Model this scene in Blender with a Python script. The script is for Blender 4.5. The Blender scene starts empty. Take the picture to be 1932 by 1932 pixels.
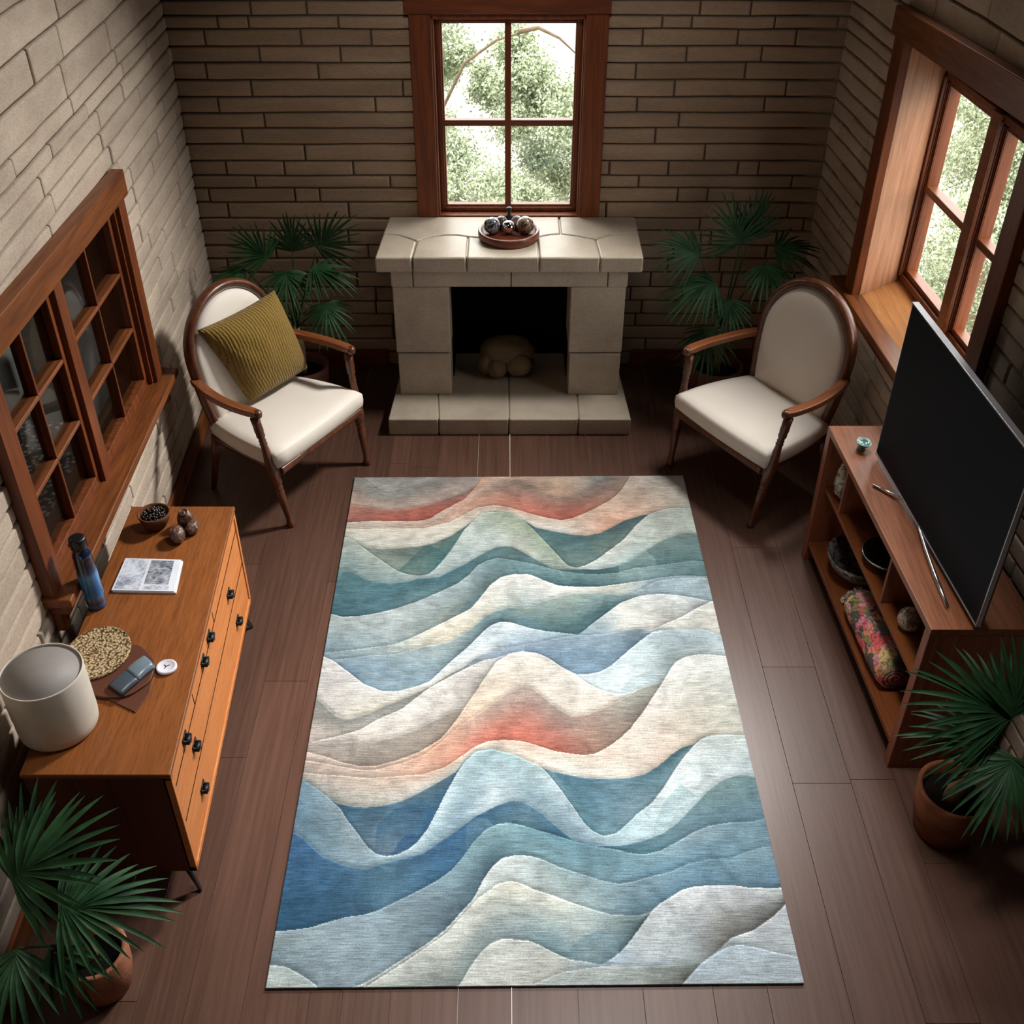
import bpy, bmesh, math, random
import numpy as np
from mathutils import Vector, Matrix, noise as mnoise
R = random.Random(7)
SC = bpy.context.scene
COL = SC.collection
def lin(c):
    c = c / 255.0
    return c / 12.92 if c <= .04045 else ((c + .055) / 1.055) ** 2.4
def rgb(r, g, b): return (lin(r), lin(g), lin(b), 1)

# ---------------------------------------------------------------- camera, world, lights, exposure
cam_d = bpy.data.cameras.new('camera'); cam = bpy.data.objects.new('camera', cam_d); COL.objects.link(cam)
cam.location = (0, 0, 3.2); cam.rotation_euler = (math.radians(90 - 37.27163570612719), 0, 0)
cam_d.sensor_width = 36; cam_d.lens = 2057.78 / 1932 * 36; cam_d.shift_x = 9 / 1932; cam_d.clip_end = 200
SC.camera = cam
vs = SC.view_settings
vs.view_transform = 'Standard'; vs.look = 'None'; vs.exposure = 0.0; vs.gamma = 1; vs.use_curve_mapping = False
wd = bpy.data.worlds.new('sky'); SC.world = wd; wd.use_nodes = True
nt = wd.node_tree; nt.nodes.clear()
tc = nt.nodes.new('ShaderNodeTexCoord'); sp = nt.nodes.new('ShaderNodeSeparateXYZ'); mr = nt.nodes.new('ShaderNodeMapRange')
mx = nt.nodes.new('ShaderNodeMix'); mx.data_type = 'RGBA'; bg = nt.nodes.new('ShaderNodeBackground'); wo = nt.nodes.new('ShaderNodeOutputWorld')
nt.links.new(tc.outputs['Generated'], sp.inputs[0]); nt.links.new(sp.outputs['Z'], mr.inputs['Value'])
mr.inputs['From Min'].default_value = -.10; mr.inputs['From Max'].default_value = .25
nt.links.new(mr.outputs[0], mx.inputs['Factor'])
SKY_LOW, SKY_UP = 1.8, 8.0
mx.inputs['A'].default_value = (SKY_LOW, SKY_LOW, SKY_LOW * .98, 1); mx.inputs['B'].default_value = (SKY_UP, SKY_UP * .98, SKY_UP * .95, 1)
nt.links.new(mx.outputs['Result'], bg.inputs['Color']); nt.links.new(bg.outputs[0], wo.inputs[0])

def area(name, loc, target, sx, sy, power, color=(1, 1, 1), spread=180, portal=False):
    d = bpy.data.lights.new(name, 'AREA'); d.shape = 'RECTANGLE'; d.size = sx; d.size_y = sy; d.energy = power; d.color = color
    d.spread = math.radians(spread)
    if portal: d.cycles.is_portal = True
    o = bpy.data.objects.new(name, d); COL.objects.link(o); o.location = loc
    o.rotation_euler = (Vector(target) - Vector(loc)).to_track_quat('-Z', 'Y').to_euler()
    return o
area('assumed_key_light', (1.42, 5.12, 3.2), (-1.0, 2.9, .3), .45, .45, 54, (1, .975, .945), 84)  # main key light, assumed high in the back right corner, unseen, no fixture
area('ceiling_added_fill', (.55, 2.7, 3.95), (.16, 2.45, 0), .5, .5, 19, (1, .985, .965), 60)  # added overhead fill for rug and chairs, unseen, no fixture
area('ceiling_added_fill', (.1, 2.7, 3.95), (.05, 5.6, 2.15), .4, .4, 2.4, (1, .96, .9), 46)  # added fill that brightens the upper back wall, unseen, no fixture
area('window_portal', (0, 5.76, 1.42), (0, 0, 1.42), .78, 1.05, 1, portal=True)
area('window_portal', (2.02, 4.32, 1.42), (-3, 4.2, 1.42), 1.3, 1.2, 1, portal=True)

# ---------------------------------------------------------------- helpers
LOC = {}
def tag(o, label=None, cat=None, group=None, kind=None):
    if label: o['label'] = label
    if cat: o['category'] = cat
    if group: o['group'] = group
    if kind: o['kind'] = kind
    return o
def thing(name, label, cat, loc=(0, 0, 0), group=None):
    o = bpy.data.objects.new(name, None); COL.objects.link(o); o.location = loc; o.empty_display_size = .05
    LOC[o] = Vector(loc)
    return tag(o, label, cat, group)
def mk(name, verts, faces, m, parent=None, smooth=False, bevel=0, seg=2, loc=None, sub=0):
    """one mesh object; verts in the space the root's location is given in"""
    L = LOC[parent] if parent is not None else Vector(loc or (0, 0, 0))
    me = bpy.data.meshes.new(name)
    me.from_pydata([tuple(Vector(v) - L) for v in verts], [], [tuple(f) for f in faces])
    bm = bmesh.new(); bm.from_mesh(me); bmesh.ops.recalc_face_normals(bm, faces=bm.faces); bm.to_mesh(me); bm.free()
    if smooth: me.polygons.foreach_set('use_smooth', [True] * len(me.polygons))
    if m: me.materials.append(m)
    o = bpy.data.objects.new(name, me); COL.objects.link(o); LOC[o] = L
    if parent is not None: o.parent = parent
    else: o.location = L
    if bevel:
        b = o.modifiers.new('bevel', 'BEVEL'); b.width = bevel; b.segments = seg; b.limit_method = 'ANGLE'; b.angle_limit = math.radians(35)
        if not smooth:
            me.polygons.foreach_set('use_smooth', [True] * len(me.polygons)); b.harden_normals = True
    if sub:
        s = o.modifiers.new('subdiv', 'SUBSURF'); s.levels = sub; s.render_levels = sub
    return o
class MB:
    def __init__(s): s.v = []; s.f = []
    def add(s, v, f):
        n = len(s.v); s.v += [tuple(a) for a in v]; s.f += [tuple(i + n for i in q) for q in f]; return s
    def box(s, x0, x1, y0, y1, z0, z1):
        return s.prism([(x0, y0), (x1, y0), (x1, y1), (x0, y1)], z0, z1)
    def prism(s, poly, z0, z1):
        n = len(poly)
        v = [(x, y, z0) for x, y in poly] + [(x, y, z1) for x, y in poly]
        f = [tuple(range(n))[::-1], tuple(range(n, 2 * n))] + [(i, (i + 1) % n, (i + 1) % n + n, i + n) for i in range(n)]
        return s.add(v, f)
    def hexa(s, p):   # 8 points: bottom loop 4, top loop 4
        return s.add(p, [(3, 2, 1, 0), (4, 5, 6, 7), (0, 1, 5, 4), (1, 2, 6, 5), (2, 3, 7, 6), (3, 0, 4, 7)])
    def tube(s, pts, rad, n=10, flat=(1, 1), up=None, cap=True, rot=0):
        pts = [Vector(p) for p in pts]; m = len(pts)
        if not hasattr(rad, '__len__'): rad = [rad] * m
        V = []; prev = None
        for i, p in enumerate(pts):
            d = (pts[min(i + 1, m - 1)] - pts[max(i - 1, 0)]).normalized()
            if up is not None: a = d.cross(Vector(up))
            elif prev is None: a = d.cross(Vector((0, 0, 1)) if abs(d.z) < .9 else Vector((1, 0, 0)))
            else: a = prev - d * prev.dot(d)
            a.normalize(); prev = a; b = d.cross(a)
            for k in range(n):
                t = 2 * math.pi * k / n + rot
                V.append(p + a * math.cos(t) * rad[i] * flat[0] + b * math.sin(t) * rad[i] * flat[1])
        F = [(i * n + k, i * n + (k + 1) % n, (i + 1) * n + (k + 1) % n, (i + 1) * n + k) for i in range(m - 1) for k in range(n)]
        if cap: F += [tuple(range(n))[::-1], tuple(range((m - 1) * n, m * n))]
        return s.add(V, F)
    def lathe(s, prof, base=(0, 0, 0), axis=(0, 0, 1), n=24, close=False):
        """prof: (radius, height along axis)"""
        base = Vector(base); ax = Vector(axis).normalized()
        a = ax.cross(Vector((0, 1, 0)) if abs(ax.y) < .9 else Vector((1, 0, 0))).normalized(); b = ax.cross(a)
        V = []; F = []; m = len(prof)
        for r, h in prof:
            for k in range(n):
                t = 2 * math.pi * k / n
                V.append(base + ax * h + (a * math.cos(t) + b * math.sin(t)) * max(r, 1e-4))
        F = [(i * n + k, i * n + (k + 1) % n, (i + 1) * n + (k + 1) % n, (i + 1) * n + k) for i in range(m - 1) for k in range(n)]
        if close: F += [((m - 1) * n + k, (m - 1) * n + (k + 1) % n, (k + 1) % n, k) for k in range(n)]
        else: F += [tuple(range(n))[::-1], tuple(range((m - 1) * n, m * n))]
        return s.add(V, F)
    def blob(s, c, r, n=14, amp=0, fr=3, seed=0, rot=None):
        V = []; F = []; c = Vector(c)
        for i in range(n + 1):
            th = math.pi * i / n
            for k in range(2 * n):
                ph = math.pi * k / n
                d = Vector((math.sin(th) * math.cos(ph), math.sin(th) * math.sin(ph), math.cos(th)))
                q = 1 + amp * mnoise.noise(d * fr + Vector((seed * 7.3, seed, 0)))
                p = Vector((d.x * r[0], d.y * r[1], d.z * r[2])) * q
                if rot: p = rot @ p
                V.append(c + p)
        F = [(i * 2 * n + k, i * 2 * n + (k + 1) % (2 * n), (i + 1) * 2 * n + (k + 1) % (2 * n), (i + 1) * 2 * n + k) for i in range(n) for k in range(2 * n)]
        return s.add(V, F)
    def mk(s, name, m, parent=None, **k): return mk(name, s.v, s.f, m, parent, **k)
def struct(o): o['kind'] = 'structure'; return o

# ---------------------------------------------------------------- materials
def nodemat(name):
    m = bpy.data.materials.new(name); m.use_nodes = True
    nt = m.node_tree; b = nt.nodes['Principled BSDF']
    return m, nt, b
def N(nt, t, **k):
    n = nt.nodes.new('ShaderNode' + t)
    for a, v in k.items(): setattr(n, a, v)
    return n
def coord(nt, scale=(1, 1, 1), rot=(0, 0, 0)):
    t = N(nt, 'TexCoord'); mp = N(nt, 'Mapping'); mp.inputs['Scale'].default_value = scale; mp.inputs['Rotation'].default_value = rot
    nt.links.new(t.outputs['Object'], mp.inputs[0]); return mp.outputs[0]
def noise_tex(nt, vec, sc, det=4, rough=.55, dist=0):
    n = N(nt, 'TexNoise'); n.inputs['Scale'].default_value = sc; n.inputs['Detail'].default_value = det
    n.inputs['Roughness'].default_value = rough; n.inputs['Distortion'].default_value = dist
    nt.links.new(vec, n.inputs['Vector']); return n
def ramp(nt, fac, stops):
    r = N(nt, 'ValToRGB'); e = r.color_ramp.elements
    while len(e) < len(stops): e.new(.5)
    for i, (p, c) in enumerate(stops): e[i].position = p; e[i].color = c
    nt.links.new(fac, r.inputs[0]); return r
def bump(nt, b, h, strength=.2, dist=.01, chain=None):
    n = N(nt, 'Bump'); n.inputs['Strength'].default_value = strength; n.inputs['Distance'].default_value = dist
    nt.links.new(h, n.inputs['Height'])
    if chain: nt.links.new(chain, n.inputs['Normal'])
    nt.links.new(n.outputs[0], b.inputs['Normal']); return n.outputs[0]
def plain(name, c, rough=.5, metal=0, spec=.5, coat=0):
    m, nt, b = nodemat(name)
    v = coord(nt); n = noise_tex(nt, v, 9, 3)
    r = ramp(nt, n.outputs[0], [(.3, tuple(x * .9 for x in c[:3]) + (1,)), (.7, tuple(min(1, x * 1.08) for x in c[:3]) + (1,))])
    nt.links.new(r.outputs[0], b.inputs['Base Color'])
    b.inputs['Roughness'].default_value = rough; b.inputs['Metallic'].default_value = metal
    b.inputs['Specular IOR Level'].default_value = spec; b.inputs['Coat Weight'].default_value = coat
    return m
def wood(name, dark, light, axis='y', rough=.4, grain=1.0, spec=.4, lines=.5):
    m, nt, b = nodemat(name)
    sc = {'x': (2.2, 40, 40), 'y': (40, 2.2, 40), 'z': (40, 40, 2.2)}[axis]
    v = coord(nt, tuple(a * grain for a in sc))
    n1 = noise_tex(nt, v, 1.0, 5, .6, .6)
    v2 = coord(nt, tuple(a * grain * 3.5 for a in sc)); n2 = noise_tex(nt, v2, 1.0, 3, .6)
    mid = tuple((a + c) / 2 for a, c in zip(dark, light))
    r = ramp(nt, n1.outputs[0], [(.30, dark), (.5, mid), (.72, light)])
    mxn = N(nt, 'Mix', data_type='RGBA', blend_type='MULTIPLY'); mxn.inputs['Factor'].default_value = lines
    r2 = ramp(nt, n2.outputs[0], [(.35, (.45, .42, .4, 1)), (.52, (1, 1, 1, 1))])
    nt.links.new(r.outputs[0], mxn.inputs['A']); nt.links.new(r2.outputs[0], mxn.inputs['B'])
    nt.links.new(mxn.outputs['Result'], b.inputs['Base Color'])
    b.inputs['Roughness'].default_value = rough; b.inputs['Specular IOR Level'].default_value = spec
    bump(nt, b, n2.outputs[0], .12, .002)
    return m
def stone(name, c1, c2, sc=1, bumpd=.004, rough=.9, stretch=(1, 1, 1), attr=False, bs=.35):
    m, nt, b = nodemat(name)
    v = coord(nt, stretch); n1 = noise_tex(nt, v, 5 * sc, 5, .6); n2 = noise_tex(nt, v, 130 * sc, 3, .7)
    r = ramp(nt, n1.outputs[0], [(.3, c1), (.7, c2)])
    mxn = N(nt, 'Mix', data_type='RGBA', blend_type='MULTIPLY'); mxn.inputs['Factor'].default_value = .6
    r2 = ramp(nt, n2.outputs[0], [(.3, (.62, .6, .58, 1)), (.62, (1, 1, 1, 1))])
    nt.links.new(r.outputs[0], mxn.inputs['A']); nt.links.new(r2.outputs[0], mxn.inputs['B'])
    out = mxn.outputs['Result']
    if attr:
        a = N(nt, 'Attribute', attribute_name='tint'); m2 = N(nt, 'Mix', data_type='RGBA', blend_type='MULTIPLY'); m2.inputs['Factor'].default_value = 1
        nt.links.new(out, m2.inputs['A']); nt.links.new(a.outputs['Color'], m2.inputs['B']); out = m2.outputs['Result']
    nt.links.new(out, b.inputs['Base Color'])
    b.inputs['Roughness'].default_value = rough; b.inputs['Specular IOR Level'].default_value = .2 if rough > .6 else .5
    bump(nt, b, n2.outputs[0], bs, bumpd)
    return m
def fabric(name, c, rough=.8, bs=.1, scale=400, sheen=.1):
    m, nt, b = nodemat(name)
    v = coord(nt); n1 = noise_tex(nt, v, 4, 2); n2 = noise_tex(nt, v, scale, 2)
    r = ramp(nt, n1.outputs[0], [(.3, tuple(x * .95 for x in c[:3]) + (1,)), (.7, c)])
    nt.links.new(r.outputs[0], b.inputs['Base Color']); b.inputs['Roughness'].default_value = rough
    b.inputs['Specular IOR Level'].default_value = .25; b.inputs['Sheen Weight'].default_value = sheen
    bump(nt, b, n2.outputs[0], bs, .001)
    return m
M = {}
M['trim_x'] = wood('red_wood_x', rgb(80, 37, 17), rgb(124, 64, 31), 'x', .42, 1, .4, .35)
M['trim_y'] = wood('red_wood_y', rgb(90, 47, 21), rgb(136, 77, 36), 'y', .42, 1, .4, .35)
M['trim_z'] = wood('red_wood_z', rgb(86, 41, 18), rgb(132, 69, 33), 'z', .42, 1, .4, .35)
M['reveal'] = wood('reveal_wood', rgb(152, 104, 76), rgb(184, 134, 102), 'z', .45, 1, .4, .3)
M['reveal_y'] = wood('reveal_wood_y', rgb(176, 116, 66), rgb(204, 142, 88), 'y', .4, 1, .4, .3)
M['chairwood'] = wood('chair_wood', rgb(70, 36, 20), rgb(112, 64, 38), 'z', .32, .9, .5, .35)
M['armwood'] = wood('arm_wood', rgb(100, 54, 29), rgb(144, 84, 48), 'y', .3, .9, .5, .3)
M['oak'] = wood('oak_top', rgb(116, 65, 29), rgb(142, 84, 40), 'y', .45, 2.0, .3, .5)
M['oak_front_lit'] = wood('oak_front_lit', rgb(190, 112, 56), rgb(212, 136, 76), 'y', .5, 1.4, .3, .25)  # same oak, lightened where light falls on the front
M['oak_side_shaded'] = wood('oak_side_shaded', rgb(70, 30, 16), rgb(92, 42, 24), 'z', .5, .8, .3, .3)  # same oak, darkened to paint in the shade of ends and carcass
M['console'] = wood('console_wood', rgb(116, 66, 40), rgb(150, 92, 60), 'y', .36, 1.1, .4, .4)
M['console_z'] = wood('console_wood_z', rgb(112, 60, 38), rgb(150, 90, 64), 'z', .36, 1, .4, .3)
M['console_in'] = wood('console_inner', rgb(100, 50, 20), rgb(132, 74, 34), 'y', .4, 1, .4, .35)
M['tan_stone'] = stone('tan_stone', rgb(170, 156, 138), rgb(194, 181, 163), 1, .003, .42, bs=.3)
M['wall_back'] = stone('wall_stone_x', rgb(152, 129, 108), rgb(180, 156, 133), 1, .004, .9, (.35, 1, 1.6), True)
M['wall_side'] = stone('wall_stone_y', rgb(178, 161, 145), rgb(206, 190, 172), 1, .004, .9, (1, .5, 1.3), True)
M['mortar'] = plain('mortar', rgb(96, 82, 68), .95, spec=.1)
M['soot_and_gap_shade'] = plain('soot_and_gap_shade', (.004, .004, .004, 1), .95, spec=.05)  # firebox soot, also the painted shade in the drawer gaps
M['cream'] = fabric('cream_upholstery', rgb(230, 221, 209), .5, .05, 600, .0)
M['piping'] = plain('piping', rgb(120, 112, 104), .5)
M['black_metal'] = plain('black_iron', (.012, .011, .01, 1), .4, .6)
M['chrome'] = plain('brushed_metal', (.55, .56, .58, 1), .22, 1)
M['steel'] = plain('steel_edge', (.42, .43, .46, 1), .35, 1)
M['black_plastic'] = plain('black_plastic', (.006, .006, .007, 1), .35)
M['screen'] = plain('dark_screen', (.006, .0085, .012, 1), .6, spec=.08)
M['white_ceramic'] = plain('matte_white_ceramic', rgb(206, 198, 184), .6)
M['grey_inside'] = plain('grey_glaze', rgb(140, 134, 130), .6)
M['soil'] = stone('soil', rgb(12, 9, 7), rgb(26, 19, 14), 2, .01, 1)
M['terracotta'] = stone('terracotta', rgb(150, 96, 70), rgb(176, 116, 88), 1, .004, .85, bs=.5)
M['stem'] = plain('palm_stem', rgb(52, 70, 32), .6)
M['trunk'] = stone('fibre_trunk', rgb(110, 88, 66), rgb(170, 146, 116), 3, .006, 1, (1, 1, .3))
def leafmat(name, c1, c2, rough=.5):
    m, nt, b = nodemat(name); v = coord(nt); n = noise_tex(nt, v, 14, 2)
    r = ramp(nt, n.outputs[0], [(.3, c1), (.7, c2)]); nt.links.new(r.outputs[0], b.inputs['Base Color'])
    b.inputs['Roughness'].default_value = rough; b.inputs['Specular IOR Level'].default_value = .2
    return m
M['leaf'] = leafmat('palm_leaf', rgb(22, 50, 27), rgb(41, 78, 44))
M['glass'] = None
def glass(name, tint=(1, 1, 1, 1), refl=.06):
    m, nt, b = nodemat(name); nt.nodes.remove(b)
    t = N(nt, 'BsdfTransparent'); t.inputs[0].default_value = tint; g = N(nt, 'BsdfGlossy'); g.inputs['Roughness'].default_value = .02
    mxs = N(nt, 'MixShader'); mxs.inputs[0].default_value = refl; o = nt.nodes['Material Output']
    nt.links.new(t.outputs[0], mxs.inputs[1]); nt.links.new(g.outputs[0], mxs.inputs[2]); nt.links.new(mxs.outputs[0], o.inputs[0])
    return m
M['glass'] = glass('window_glass', (.97, .98, .97, 1), .04)
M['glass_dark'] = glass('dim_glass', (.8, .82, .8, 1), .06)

# ---------------------------------------------------------------- room shell
W = 5.645
H_ROOM = 4.1
lx = lambda y: -1.662 + .03 * (W - y)     # inner face of the side walls
rx = lambda y: 1.657 + .05 * (W - y)
Y0 = -.9                                   # wall behind the viewer
ROWZ = [4.1, 3.98, 3.87, 3.75, 3.63, 3.5, 3.38, 3.25, 3.12, 2.99, 2.86, 2.74, 2.61, 2.48, 2.36, 2.23, 2.11, 1.987, 1.938 - .02, 1.858, 1.778, 1.701, 1.62, 1.537, 1.458, 1.381, 1.299,
        1.211, 1.132, 1.066, .988, .899, .827, .744, .667, .585, .495, .41, .33, .25, .17, .085, 0]
ROWZ = [z for z in ROWZ]
def cutrects(s0, s1, z0, z1, holes):
    out = [(s0, s1, z0, z1)]
    for a0, a1, b0, b1 in holes:
        nx = []
        for (p0, p1, q0, q1) in out:
            if p1 <= a0 or p0 >= a1 or q1 <= b0 or q0 >= b1: nx.append((p0, p1, q0, q1)); continue
            if p0 < a0: nx.append((p0, a0, q0, q1))
            if p1 > a1: nx.append((a1, p1, q0, q1))
            c0, c1 = max(p0, a0), min(p1, a1)
            if q0 < b0: nx.append((c0, c1, q0, b0))
            if q1 > b1: nx.append((c0, c1, b1, q1))
        out = nx
    return [r for r in out if r[1] - r[0] > .012 and r[3] - r[2] > .012]
def stone_wall(name, P0, du, n, length, m, holes, joints, seed, wob=.006, th=.16, lens=(.28, .75), ext=0):
    """wall of long hand-laid stones: P0 start at floor, du along, n into the room"""
    rr = random.Random(seed); P0 = Vector(P0); du = Vector(du).normalized(); n = Vector(n).normalized()
    mb = MB(); tint = []
    wv = lambda s, z: wob * mnoise.noise(Vector((s * 2.3, z * 9.1, seed))) + wob * .4 * mnoise.noise(Vector((s * 9, z * 9.1, seed + 5)))
    for i in range(len(ROWZ) - 1):
        zt, zb = ROWZ[i], ROWZ[i + 1]
        js = joints.get(i)
        if js is None:
            js = []; s = rr.uniform(.05, .5)
            while s < length: js.append(s); s += rr.uniform(*lens)
        js = [0] + sorted(j for j in js if .03 < j < length - .03) + [length]
        for a, b in zip(js, js[1:]):
            t = rr.uniform(.86, 1.06); off = rr.uniform(-.002, .004)
            for (s0, s1, z0, z1) in cutrects(a, b, zb, zt, holes):
                g = .0028
                e0, e1 = s0 + g, s1 - g
                k = max(2, int((e1 - e0) / .07) + 1)
                top = z1 == zt; bot = z0 == zb
                prof = [(0, -.02), (.0012, .0), (.0035, .0055), (.0068, .0076), (.0125, .008), (-.0125, .008), (-.0068, .0076), (-.0035, .0055), (-.0012, .0), (-0., -.02)]
                V = []
                ss = [e0, e0 + .0012, e0 + .0035, e0 + .0068] + [e0 + .0125 + (e1 - e0 - .025) * q / k for q in range(k + 1)] + [e1 - .0068, e1 - .0035, e1 - .0012, e1]
                dd = [-.02, -.008, -.0025, -.0004] + [0] * (k + 1) + [-.0004, -.0025, -.008, -.02]
                for s, dp in zip(ss, dd):
                    zz0 = z0 + g + (wv(s, zb) if bot else 0); zz1 = z1 - g + (wv(s, zt) if top else 0)
                    for ip, (pz, po) in enumerate(prof):
                        z = zz0 + pz if ip < 5 else zz1 + pz
                        if zz1 - zz0 < .036 and ip in (4, 5): z = (zz0 + zz1) / 2 + (ip - 4.5) * .002
                        o_ = min(po, po + dp) if dp > -.02 else -.02
                        o_ += off + .0015 * mnoise.noise(Vector((s * 5, z * 12, seed)))
                        V.append(P0 + du * s + n * o_ + Vector((0, 0, z)))
                m_ = len(ss); F = [(x * 10 + y, (x + 1) * 10 + y, (x + 1) * 10 + y + 1, x * 10 + y + 1) for x in range(m_ - 1) for y in range(9)]
                nf = len(mb.f); mb.add(V, F); tint += [t] * len(F)
    nst = len(mb.f)
    # mortar bed and the wall's body behind the stones
    for (s0, s1, z0, z1) in cutrects(0, length, 0, H_ROOM, [(a + .004, b - .004, c + .004, d - .004) for a, b, c, d in holes]):
        q = [P0 + du * s + n * o + Vector((0, 0, z)) for z in (z0, z1) for s, o in ((s0, -.0035), (s1, -.0035), (s1, -th), (s0, -th))]
        mb.hexa(q)
    if ext:
        for s0, s1 in ((-ext, .03), (length - .03, length + ext)):
            mb.hexa([P0 + du * s + n * o + Vector((0, 0, z)) for z in (0, H_ROOM) for s, o in ((s0, -.018), (s1, -.018), (s1, -th), (s0, -th))])
    o = mk(name, mb.v, mb.f, m)
    me = o.data; me.materials.append(M['mortar'])
    mi = [0] * nst + [1] * (len(mb.f) - nst); me.polygons.foreach_set('material_index', mi)
    at = me.color_attributes.new('tint', 'FLOAT_COLOR', 'CORNER')
    c = []
    for p in me.polygons:
        t = tint[p.index] if p.index < nst else 1
        c += [t, t, t * .99, 1] * p.loop_total
    at.data.foreach_set('color', c)
    me.polygons.foreach_set('use_smooth', [True] * len(me.polygons))
    return struct(o)
PXJ = {0: [472, 578, 1322, 1418], 1: [410, 468, 638, 1250, 1306, 1463, 1583], 2: [385, 567, 700, 1213, 1393, 1503], 3: [489, 642, 1296, 1438], 4: [389, 600, 1200, 1407],
       5: [474, 760, 1273, 1484], 6: [412, 708, 1202, 1443], 7: [499, 1281], 8: [458, 1236], 9: [576, 1329], 10: [429, 538, 667, 1149, 1260, 1391, 1430], 11: [484, 737, 1204, 1492],
       12: [398, 559, 605, 1277, 1333], 13: [435, 660, 1142, 1387, 1484]}
HALF = 1.662
# joints of the back wall, metres from its start: the stones seen at 0.0028 m per step, narrowing towards the floor
BJ = {}
for k, v in PXJ.items():
    zmid = (ROWZ[17 + k] + ROWZ[18 + k]) / 2
    sc = 1.66 / (654 - (654 - 575) * (1.985 - zmid) / 1.1)
    BJ[17 + k] = [HALF + (x - 957) * sc for x in v]
holeB = (HALF - .40, HALF + .41, .90, 1.95)
stone_wall('wall_back', (-HALF, W, 0), (1, 0, 0), (0, -1, 0), 2 * HALF - .004, M['wall_back'], [holeB], BJ, 3, .004, ext=.3)
LL = math.hypot(W - Y0, .03 * (W - Y0)); dL = Vector((lx(Y0) - lx(W), Y0 - W, 0)).normalized()
sL = lambda y: (W - y) / (W - Y0) * LL
LO = dict(y0=2.86, y1=4.26, z0=.70, z1=1.575)
stone_wall('wall_left', (lx(W), W, 0), dL, (1, .03, 0), LL, M['wall_side'], [(sL(LO['y1']) - .01, sL(LO['y0']) + .01, .69, 1.585)], {}, 11, .006, .14, (.3, .9))
RL = math.hypot(W - Y0, .05 * (W - Y0)); dR = Vector((rx(Y0) - rx(W), Y0 - W, 0)).normalized()
sR = lambda y: (W - y) / (W - Y0) * RL
stone_wall('wall_right', (rx(W), W, 0), dR, (-1, .05, 0), RL, M['wall_side'], [(sR(4.9), sR(3.55), .83, 2.05)], {}, 23, .006, .24, (.25, .6))
dark = plain('dark_plaster', rgb(34, 28, 24), .9)
struct(MB().box(lx(Y0) - .2, rx(Y0) + .2, Y0 - .15, Y0, 0, H_ROOM).mk('wall_front', dark))
struct(MB().box(-2.0, 2.3, Y0 - .15, W + .2, H_ROOM, H_ROOM + .12).mk('ceiling', plain('ceiling_boards', rgb(34, 26, 20), .9)))
# floor planks: one mesh, a gap and a small bevel at every edge
def planks():
    xs = [-2.0, -1.86, -1.71, -1.56, -1.40, -1.25, -1.13, -.976, -.803, -.604, -.504, -.357, -.151, .014, .216, .417, .632, .80, 1.042, 1.256, 1.42, 1.60, 1.78, 2.0, 2.2]
    fixed = {7: [3.081, 1.2, 5.0], 8: [3.689, .9, 5.3], 18: [3.161, 2.569, 3.932, 1.0, 5.2], 17: [.7, 4.9]}
    rr = random.Random(5); mb = MB(); tint = []
    for i, (a, b) in enumerate(zip(xs, xs[1:])):
        ys = fixed.get(i) or [rr.uniform(-.5, .4) + k * rr.uniform(1.5, 1.9) for k in range(5)]
        ys = [Y0] + sorted(y for y in ys if Y0 + .1 < y < W - .1) + [W + .05]
        for c, d in zip(ys, ys[1:]):
            g = .0006; e = .0006; t = rr.uniform(.86, 1.1)
            lo = [(a + g, c + g), (b - g, c + g), (b - g, d - g), (a + g, d - g)]; hi = [(a + g + e, c + g + e), (b - g - e, c + g + e), (b - g - e, d - g - e), (a + g + e, d - g - e)]
            n0 = len(mb.f)
            mb.add([(x, y, -.02) for x, y in lo] + [(x, y, -.0006) for x, y in lo] + [(x, y, 0) for x, y in hi],
                   [(3, 2, 1, 0)] + [(k, (k + 1) % 4, (k + 1) % 4 + 4, k + 4) for k in range(4)] + [(k + 4, (k + 1) % 4 + 4, (k + 1) % 4 + 8, k + 8) for k in range(4)] + [(8, 9, 10, 11)])
            tint += [t] * (len(mb.f) - n0)
    m, nt, b = nodemat('floor_wood')
    v = coord(nt, (60, 2.0, 1)); n1 = noise_tex(nt, v, 1, 4, .6, .4); v2 = coord(nt, (200, 6, 1)); n2 = noise_tex(nt, v2, 1, 3, .6)
    r = ramp(nt, n1.outputs[0], [(.3, rgb(75, 51, 41)), (.7, rgb(93, 66, 54))])
    a = N(nt, 'Attribute', attribute_name='tint'); mm = N(nt, 'Mix', data_type='RGBA', blend_type='MULTIPLY'); mm.inputs['Factor'].default_value = 1
    nt.links.new(r.outputs[0], mm.inputs['A']); nt.links.new(a.outputs['Color'], mm.inputs['B']); nt.links.new(mm.outputs['Result'], b.inputs['Base Color'])
    b.inputs['Roughness'].default_value = .36; b.inputs['Specular IOR Level'].default_value = .36
    bump(nt, b, n2.outputs[0], .10, .001)
    o = mk('floor', mb.v, mb.f, m); at = o.data.color_attributes.new('tint', 'FLOAT_COLOR', 'CORNER'); c = []
    for p in o.data.polygons: c += [tint[p.index]] * 3 + [1.] if False else [tint[p.index], tint[p.index], tint[p.index], 1] * p.loop_total
    at.data.foreach_set('color', c)
    return struct(o)
planks()
def wl(y, off): return Vector((lx(y) + off, y, 0))
def wr(y, off): return Vector((rx(y) - off, y, 0))
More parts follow.
